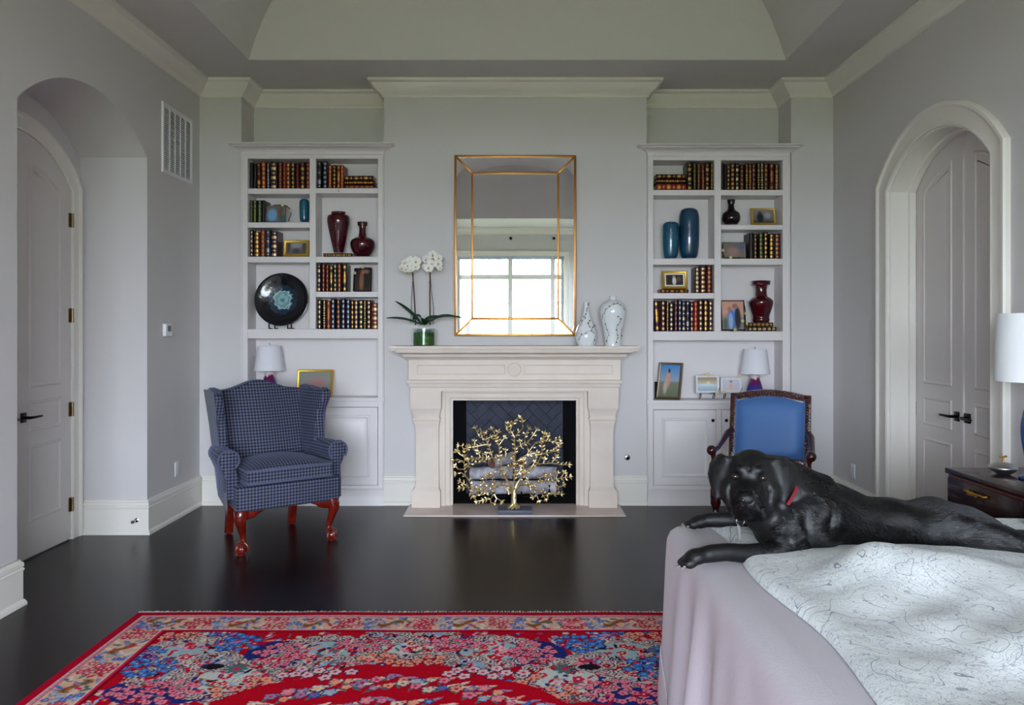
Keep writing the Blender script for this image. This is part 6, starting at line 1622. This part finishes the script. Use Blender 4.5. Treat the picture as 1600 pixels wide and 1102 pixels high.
rg = random.Random(17)
def cluster(u, v, ru, rv, col, mid, n, r=.022, back=None):
    if back: disc(u, v, ru*1.35, back, rv*1.4)
    pts = []
    for k in range(n*6):
        a, q = rg.uniform(0, 2*PI), math.sqrt(rg.random()); p = (u+ru*q*math.cos(a), v+rv*q*math.sin(a))
        if all(math.dist(p, o) > r*1.5 for o in pts): pts.append(p)
        if len(pts) >= n: break
    for p in pts: rosette(p[0], p[1], r, col, mid, 5, (60, 30, 60), rg.uniform(0, 6))
def scrolls(u, v, ru, rv, n=11):
    """ring of small spiral scrolls around a medallion"""
    for k in range(n):
        a = 2*PI*k/n; p = (u+ru*math.cos(a), v+rv*math.sin(a)); r = .042
        ph = rg.uniform(0, 6); s = rg.choice((-1, 1))
        put(lambda x, y: np.hypot(x, y) < r, p[0], p[1], r, (198, 178, 170))
        put(lambda x, y: (np.hypot(x, y) < r) & (np.mod(np.hypot(x, y)/.0165+s*np.arctan2(y, x)/(2*PI)+ph, 1) < .42), p[0], p[1], r, (84, 62, 84))
        put(lambda x, y: (np.hypot(x, y) < r) & (np.mod(np.hypot(x, y)/.0165+s*np.arctan2(y, x)/(2*PI)+ph, 1) > .86), p[0], p[1], r, (236, 226, 214))
def medallion(u, v, ru, rv, inner, nfl=4):
    scrolls(u, v, ru, rv, int(10+ru*30)); disc(u, v, ru*.72, inner, rv*.72)
    for k in range(nfl*2):
        a = rg.uniform(0, 6.3); q = .6*math.sqrt(rg.random()); rosette(u+ru*q*math.cos(a), v+rv*q*math.sin(a), rg.uniform(.02, .032), rg.choice((ROSE, PINK, RED, ROSE)), CREAM, 5, CREAM, a)
    for k in range(12):
        a = rg.uniform(0, 6.3); q = .66*math.sqrt(rg.random()); leafp(u+ru*q*math.cos(a), v+rv*q*math.sin(a), .03, .009, rg.uniform(0, 3), rg.choice((TEAL, SKY, ROSE, RED, DARK)))
FW = .265                                            # width of the outer borders
inner_u, inner_v = HWd-FW, HL-FW
# filler: scattered sprigs across the field
for k in range(1500):
    u, v = rg.uniform(-inner_u, inner_u), rg.uniform(0, inner_v)
    t = rg.random()
    if t < .45: leafp(u, v, rg.uniform(.02, .045), .008, rg.uniform(0, 3.1), rg.choice((CREAM, PINK, LILAC, SKY, PEACH, TEAL)))
    elif t < .8: rosette(u, v, rg.uniform(.012, .024), rg.choice((PINK, CREAM, BLUE, PEACH, LILAC, SKY, ROSE)), rg.choice((ROSE, CREAM, NAVY)), 5, rg.choice((DRED, DARK, NAVY)))
    else: disc(u, v, .009, rg.choice((SKY, TEAL, CREAM)))
def both(fn, u, *a, **k):
    fn(u, *a, **k)
    if abs(u) > .02: fn(-u, *a, **k)
YV_ = lambda Y: Y-RCY
# navy grounds, then clusters and medallions as they lie on the far part of the rug
for u, Y, ru, rv in ((.58, 3.53, .16, .15), (.21, 3.62, .18, .10), (.95, 3.17, .24, .13)): both(lambda a, b, c, d: disc(a, b, c, NAVY, d), u, YV_(Y), ru, rv)
both(lambda a, b: medallion(a, b, .2, .15, (156, 180, 184), 5), .39, YV_(3.555)); both(lambda a, b: medallion(a, b, .19, .13, (156, 180, 184), 3), 1.0, YV_(3.56))
both(lambda a, b: medallion(a, b, .19, .17, (196, 200, 196), 5), .72, YV_(3.27)); medallion(0, YV_(3.60), .17, .11, (196, 200, 196), 4)
for u, Y in ((.3, 3.40), (.84, 3.44), (1.05, 3.3), (.12, 3.72)): both(lambda a, b: medallion(a, b, .085, .07, (140, 166, 200), 2), u, YV_(Y))
both(lambda a, b: cluster(a, b, .11, .13, PINK, ROSE, 26), .58, YV_(3.53)); both(lambda a, b: cluster(a, b, .13, .07, PINK, ROSE, 24), .21, YV_(3.63)); both(lambda a, b: cluster(a, b, .19, .1, PINK, ROSE, 34), .97, YV_(3.16))
for u, Y, a_, b_ in ((.81, 3.65, .1, .1), (.97, 3.765, .1, .045), (1.19, 3.53, .07, .08), (1.11, 3.39, .12, .09)): both(lambda x, y: cluster(x, y, a_, b_, BLUE, (110, 160, 220), 24, .024, None), u, YV_(Y))
both(lambda a, b: cluster(a, b, .12, .05, PEACH, ROSE, 14, .024), 1.15, YV_(3.74)); both(lambda a, b: cluster(a, b, .09, .05, PEACH, ROSE, 12, .026, None), .66, YV_(3.15)); both(lambda a, b: cluster(a, b, .05, .09, PEACH, ROSE, 9, .026, None), .57, YV_(3.22))
for u in (-.12, 0, .12): cluster(u, YV_(3.47)-(.0 if u else .05), .08, .045, PEACH, ROSE, 9, .026, None)
both(lambda a, b: disc(a, b, .05, DARK, .03), .83, YV_(3.39)); both(lambda a, b: rosette(a, b, .055, TEAL, ROSE, 9), .72, YV_(3.37))
for k in range(420):
    u, v = rg.uniform(-inner_u, inner_u), rg.uniform(.9, inner_v); t = rg.random()
    if t < .4: leafp(u, v, rg.uniform(.018, .035), .007, rg.uniform(0, 3.1), rg.choice((RED, DRED, CREAM, PINK, TEAL)))
    elif t < .7: rosette(u, v, rg.uniform(.012, .02), rg.choice((RED, ROSE, CREAM, NAVY, PINK)), rg.choice((CREAM, PEACH)), 5, DRED)
    else: disc(u, v, .012, rg.choice((RED, NAVY, ROSE)))
# plain red arch of the inner field with garlands
arch = (np.abs(U) < .78) & (V < YV_(3.41)-.42*(np.abs(U)/.78)**2-.02*np.cos(U*16))
cvs[arch] = C3(RED)
def garland(off, n, span):
    for k in range(n):
        u = -span+2*span*k/(n-1); v = YV_(3.41)-.42*(abs(u)/.78)**2-off+.02*math.sin(k*1.7)
        if v < 0: continue
        leafp(u+.02, v+.015, .04, .010, rg.uniform(-.6, .6), rg.choice((PEACH, CREAM, LILAC))); leafp(u-.015, v-.02, .03, .008, rg.uniform(.6, 2.4), TEAL)
        rosette(u, v, rg.uniform(.018, .032), rg.choice((SKY, BLUE, PEACH, PINK, CREAM, LILAC)), rg.choice((ROSE, PEACH)), 5, (70, 40, 70))
both(lambda a, b: cluster(a, b, .17, .05, (226, 190, 196), ROSE, 14, .03), .37, YV_(3.33))
garland(.14, 26, .72); garland(.2, 24, .66); garland(.34, 20, .6); garland(.5, 18, .55); garland(.75, 16, .6); garland(1.0, 16, .7)
medallion(0, 0, .42, .5, (156, 180, 184), 9); cluster(0, 0, .2, .25, PINK, ROSE, 40, .028)
for k in range(10): both(lambda a, b: cluster(a, b, .1, .1, rg.choice((PINK, BLUE, PEACH)), ROSE, 18, .024, rg.choice((None, NAVY))), rg.uniform(.8, 1.15), rg.uniform(0, .9))
# borders (distance from the rug edge)
D = np.minimum(HWd-np.abs(U), HL-V)
bsel = D < FW; cvs[bsel] = C3((214, 176, 152))
mb_ = (D > .075) & (D < .235)
along = np.where(HWd-np.abs(U) < HL-V, V+HWd, U)
def border_spot(s, d):
    """positions on the far border and both long borders"""
    out = []
    if abs(s) < HWd-.06: out.append((s, HL-d))
    for sg in (-1, 1):
        if 0 < s+1.3 < HL: out.append((sg*(HWd-d), s+1.3))
    return out
for k in range(-44, 45):
    s0 = k*.042
    for d in (.10, .14, .175, .21):
        for (u, v) in border_spot(s0+rg.uniform(-.02, .02), d+rg.uniform(-.01, .01)):
            if k % 9 in (0, 1, 2): rosette(u, v, .019, rg.choice((ROSE, PINK, (206, 80, 100))), CREAM, 5, (150, 60, 70), rg.uniform(0, 6))
            elif k % 9 in (3, 4): rosette(u, v, .017, rg.choice((SKY, BLUE)), PEACH, 5, (90, 90, 120), rg.uniform(0, 6))
            else: leafp(u, v, .028, .009, rg.uniform(0, 3), rg.choice((TEAL, ROSE, LILAC, BLUE, CREAM)))
    if k % 9 == 6:
        for (u, v) in border_spot(s0, .155):
            r = .062; ver = abs(u) > HWd-.2
            put(lambda a, b: (np.abs((b if not ver else a)-.03*np.sin((a if not ver else b)*42)) < .022) & (np.abs(a if not ver else b) < r), u, v, .075, GOLDB)
            put(lambda a, b: (np.abs((b if not ver else a)-.03*np.sin((a if not ver else b)*42)) < .006) & (np.abs(a if not ver else b) < r), u, v, .075, (112, 68, 44))
D3 = D
def stripe(a, b, c): cvs[(D3 >= a) & (D3 < b)] = C3(c)
stripe(0, .048, (176, 4, 40)); stripe(.048, .054, CREAM); stripe(.054, .066, (150, 146, 166)); stripe(.066, .072, ROSE)
sel = (D > .054) & (D < .066) & (np.mod(along/.03, 1) < .45); cvs[sel] = C3(PINK)
stripe(.232, .238, CREAM); stripe(.238, .25, ROSE); stripe(.25, .256, CREAM); stripe(.256, .265, DRED)
# fine woven irregularity
cvs *= (1+.10*np.random.RandomState(2).randn(*cvs.shape[:2], 1)).clip(.7, 1.3)
ysel = np.concatenate([np.arange(RY0, 2.9, .012), np.arange(2.9, RY1+1e-6, .005)]); ysel[-1] = RY1
xs_ = np.arange(RX0, RX1+1e-6, .005); NXr, NYr = len(xs_), len(ysel)
iu = np.clip(np.round((xs_-RC+HWd)/PX).astype(int), 0, len(gx)-1); jv = np.clip(np.round(np.abs(ysel-RCY)/PX).astype(int), 0, len(gy)-1)
colr = cvs[jv][:, iu]
Xr, Yr = np.meshgrid(xs_, ysel); Zr = .011+.0012*np.sin(9*Xr+4*Yr)
edge = np.minimum.reduce([Xr-RX0, RX1-Xr, Yr-RY0, RY1-Yr]); Zr = np.where(edge < .004, .003, Zr)
vr = np.stack([Xr-RC, Yr-RCY, Zr], -1).reshape(-1, 3)
idx = np.arange(NXr*NYr).reshape(NYr, NXr); qf = np.stack([idx[:-1, :-1], idx[:-1, 1:], idx[1:, 1:], idx[1:, :-1]], -1).reshape(-1, 4)
mer = bpy.data.meshes.new('pile'); mer.vertices.add(len(vr)); mer.vertices.foreach_set('co', vr.astype(np.float32).ravel())
mer.loops.add(qf.size); mer.loops.foreach_set('vertex_index', qf.ravel().astype(np.int32)); mer.polygons.add(len(qf)); mer.polygons.foreach_set('loop_start', np.arange(0, qf.size, 4, dtype=np.int32))
mer.update(calc_edges=True); mer.polygons.foreach_set('use_smooth', [True]*len(qf))
ca = mer.color_attributes.new('Col', 'FLOAT_COLOR', 'POINT'); ca.data.foreach_set('color', np.concatenate([colr.reshape(-1, 3), np.ones((NXr*NYr, 1))], 1).astype(np.float32).ravel())
mer.materials.append(attr_mat('wool_pile', .95, .05, (400, .4), 0))
rugo = thing('rug', 'large red oriental rug with floral field and peach border on the dark floor', 'rug', (RC, RCY, 0))
rp = bpy.data.objects.new('pile', mer); COL.objects.link(rp); rp.parent = rugo
frn2 = random.Random(9); fg = MB()
for end, y0, s in ((0, RY1, 1), (1, RY0, -1)):
    x = RX0
    while x < RX1:
        dx = frn2.uniform(-.006, .006); L_ = frn2.uniform(.028, .045)
        fg.add([(x, y0-.002*s, .004), (x+.007, y0-.002*s, .004), (x+.006+dx, y0+L_*s, .003), (x+.001+dx, y0+L_*s, .003), (x+.0035, y0+.006*s, .012)], [(0, 1, 2, 3), (0, 4, 3), (4, 1, 2, 3)])
        x += .0085
fo = fg.build('fringe', mat('fringe_cotton', (226, 216, 206), .9), rugo, smooth=None); fo['kind'] = 'stuff'

# ================================================================ WALL FIXTURES
M_PLASTIC = mat('white_plastic', (230, 230, 234), .35)
vt = thing('return_air_vent', 'square white louvred vent high on the left wall', 'vent', (XL, 6.13, 2.975))
v0, v1, w0, w1 = 5.857, 6.40, 2.705, 3.245
MB().sweep([(v0, w0), (v1, w0), (v1, w1), (v0, w1)], [(0, 0), (0, .008), (.004, .014), (.028, .012), (.03, 0)], lambda u, v, w: (XL+w, u, v), closed=True).build('vent_frame', M_PLASTIC, vt)
MB().box(XL+.0005, XL+.002, v0+.02, v1-.02, w0+.02, w1-.02).build('backing', mat('vent_dark', (20, 20, 22), .9), vt)
cw_ = (v1-v0-.06)/5
for i in range(1, 5):
    y = v0+.03+cw_*i; MB().box(XL+.002, XL+.011, y-.006, y+.006, w0+.028, w1-.028).build('mullion', M_PLASTIC, vt)
sl = None
for i in range(5):
    for k in range(30):
        z = w0+.04+k*(w1-w0-.07)/29.5
        if sl is None:
            sl = MB().obox((XL+.006, v0+.03+cw_/2, z), (.004, 0, -.0068), (0, cw_/2-.005, 0), (.0008, 0, .0005)).build('slat', M_PLASTIC, vt, smooth=None); s0z, s0y = z, v0+.03+cw_/2
        else:
            c = sl.copy(); COL.objects.link(c); c.parent = vt; c.location = (0, v0+.03+cw_*(i+.5)-s0y, z-s0z)
th = thing('thermostat', 'small white wall thermostat beside the arched recess', 'thermostat', (XL, 5.93, 1.495))
part('case', M_PLASTIC, th, box=(XL, XL+.028, 5.875, 5.985, 1.447, 1.543), bevel=(.006, 3))
part('screen', mat('grey_display', (96, 106, 112), .2), th, box=(XL+.028, XL+.0295, 5.905, 5.96, 1.485, 1.53), bevel=(.0005, 1))
def outlet(label, x, y, z, s):
    o = thing('wall_outlet', label, 'outlet', (x, y, z), group='white wall outlets')
    part('cover_plate', M_PLASTIC, o, box=(*sorted((x, x+s*.006)), y-.036, y+.036, z-.058, z+.058), bevel=(.003, 2))
    for dz in (-.02, .02): MB().lathe([(.001, 0), (.014, 0), (.014, .002), (.001, .002)], (0, 0, 0), 16).build('socket', mat('socket_face', (205, 205, 208), .4), o).matrix_local = Matrix.Translation((s*.006, 0, dz)) @ Matrix.Rotation(s*PI/2, 4, 'Y')
outlet('white outlet cover low on the left wall beside the recess', XL, 6.12, .388, 1)
outlet('white outlet cover low on the right wall near the armchair', XR, 6.18, .36, -1)
gk = thing('gas_valve_plate', 'small round chrome key valve on the wall beside the fireplace', 'valve', (.964, YF, .405))
def yl(prof, c): return MB().loft([[(c[0]+r*math.cos(2*PI*i/24), c[1]-h, c[2]+r*math.sin(2*PI*i/24)) for i in range(24)] for r, h in prof])
yl([(.024, 0), (.024, .003), (.02, .006), (.011, .007), (.010, .012), (.001, .013)], (.964, YF, .405)).build('plate', M_CHROME, gk, smooth=40)
yl([(.006, .012), (.006, .016), (.001, .0165)], (.964, YF, .405)).build('key_socket', M_BLACKMETAL, gk)
ds = thing('door_stop', 'small chrome door stop on the baseboard inside the arched recess', 'door stop', (-2.76, 5.61, .107))
yl([(.016, 0), (.016, .004), (.006, .008), (.006, .055), (.001, .056)], (-2.76, 5.611, .107)).build('stem', M_CHROME, ds, smooth=40)
yl([(.009, .05), (.011, .055), (.011, .068), (.008, .07), (.001, .07)], (-2.76, 5.611, .107)).build('rubber_tip', mat('grey_rubber', (70, 68, 72), .7), ds, smooth=40)
for k, X in enumerate((-.08, .82)):
    o = MB().lathe([(.001, 0), (.03, 0), (.03, .012), (.012, .02), (.012, .05), (.02, .055), (.02, .08), (.001, .082)], (0, 0, 0), 16).build('wall_fitting', M_BLACKMETAL, None, smooth=40)
    o.location = (X, WALLY+.001, 3.40); o.rotation_euler = (-PI/2, 0, 0)
    tag(o, ['small round black fitting reflected in the mirror above the middle mullion', 'small round black fitting reflected in the mirror, further right'][k], 'wall fitting', 'black fittings on the window wall')
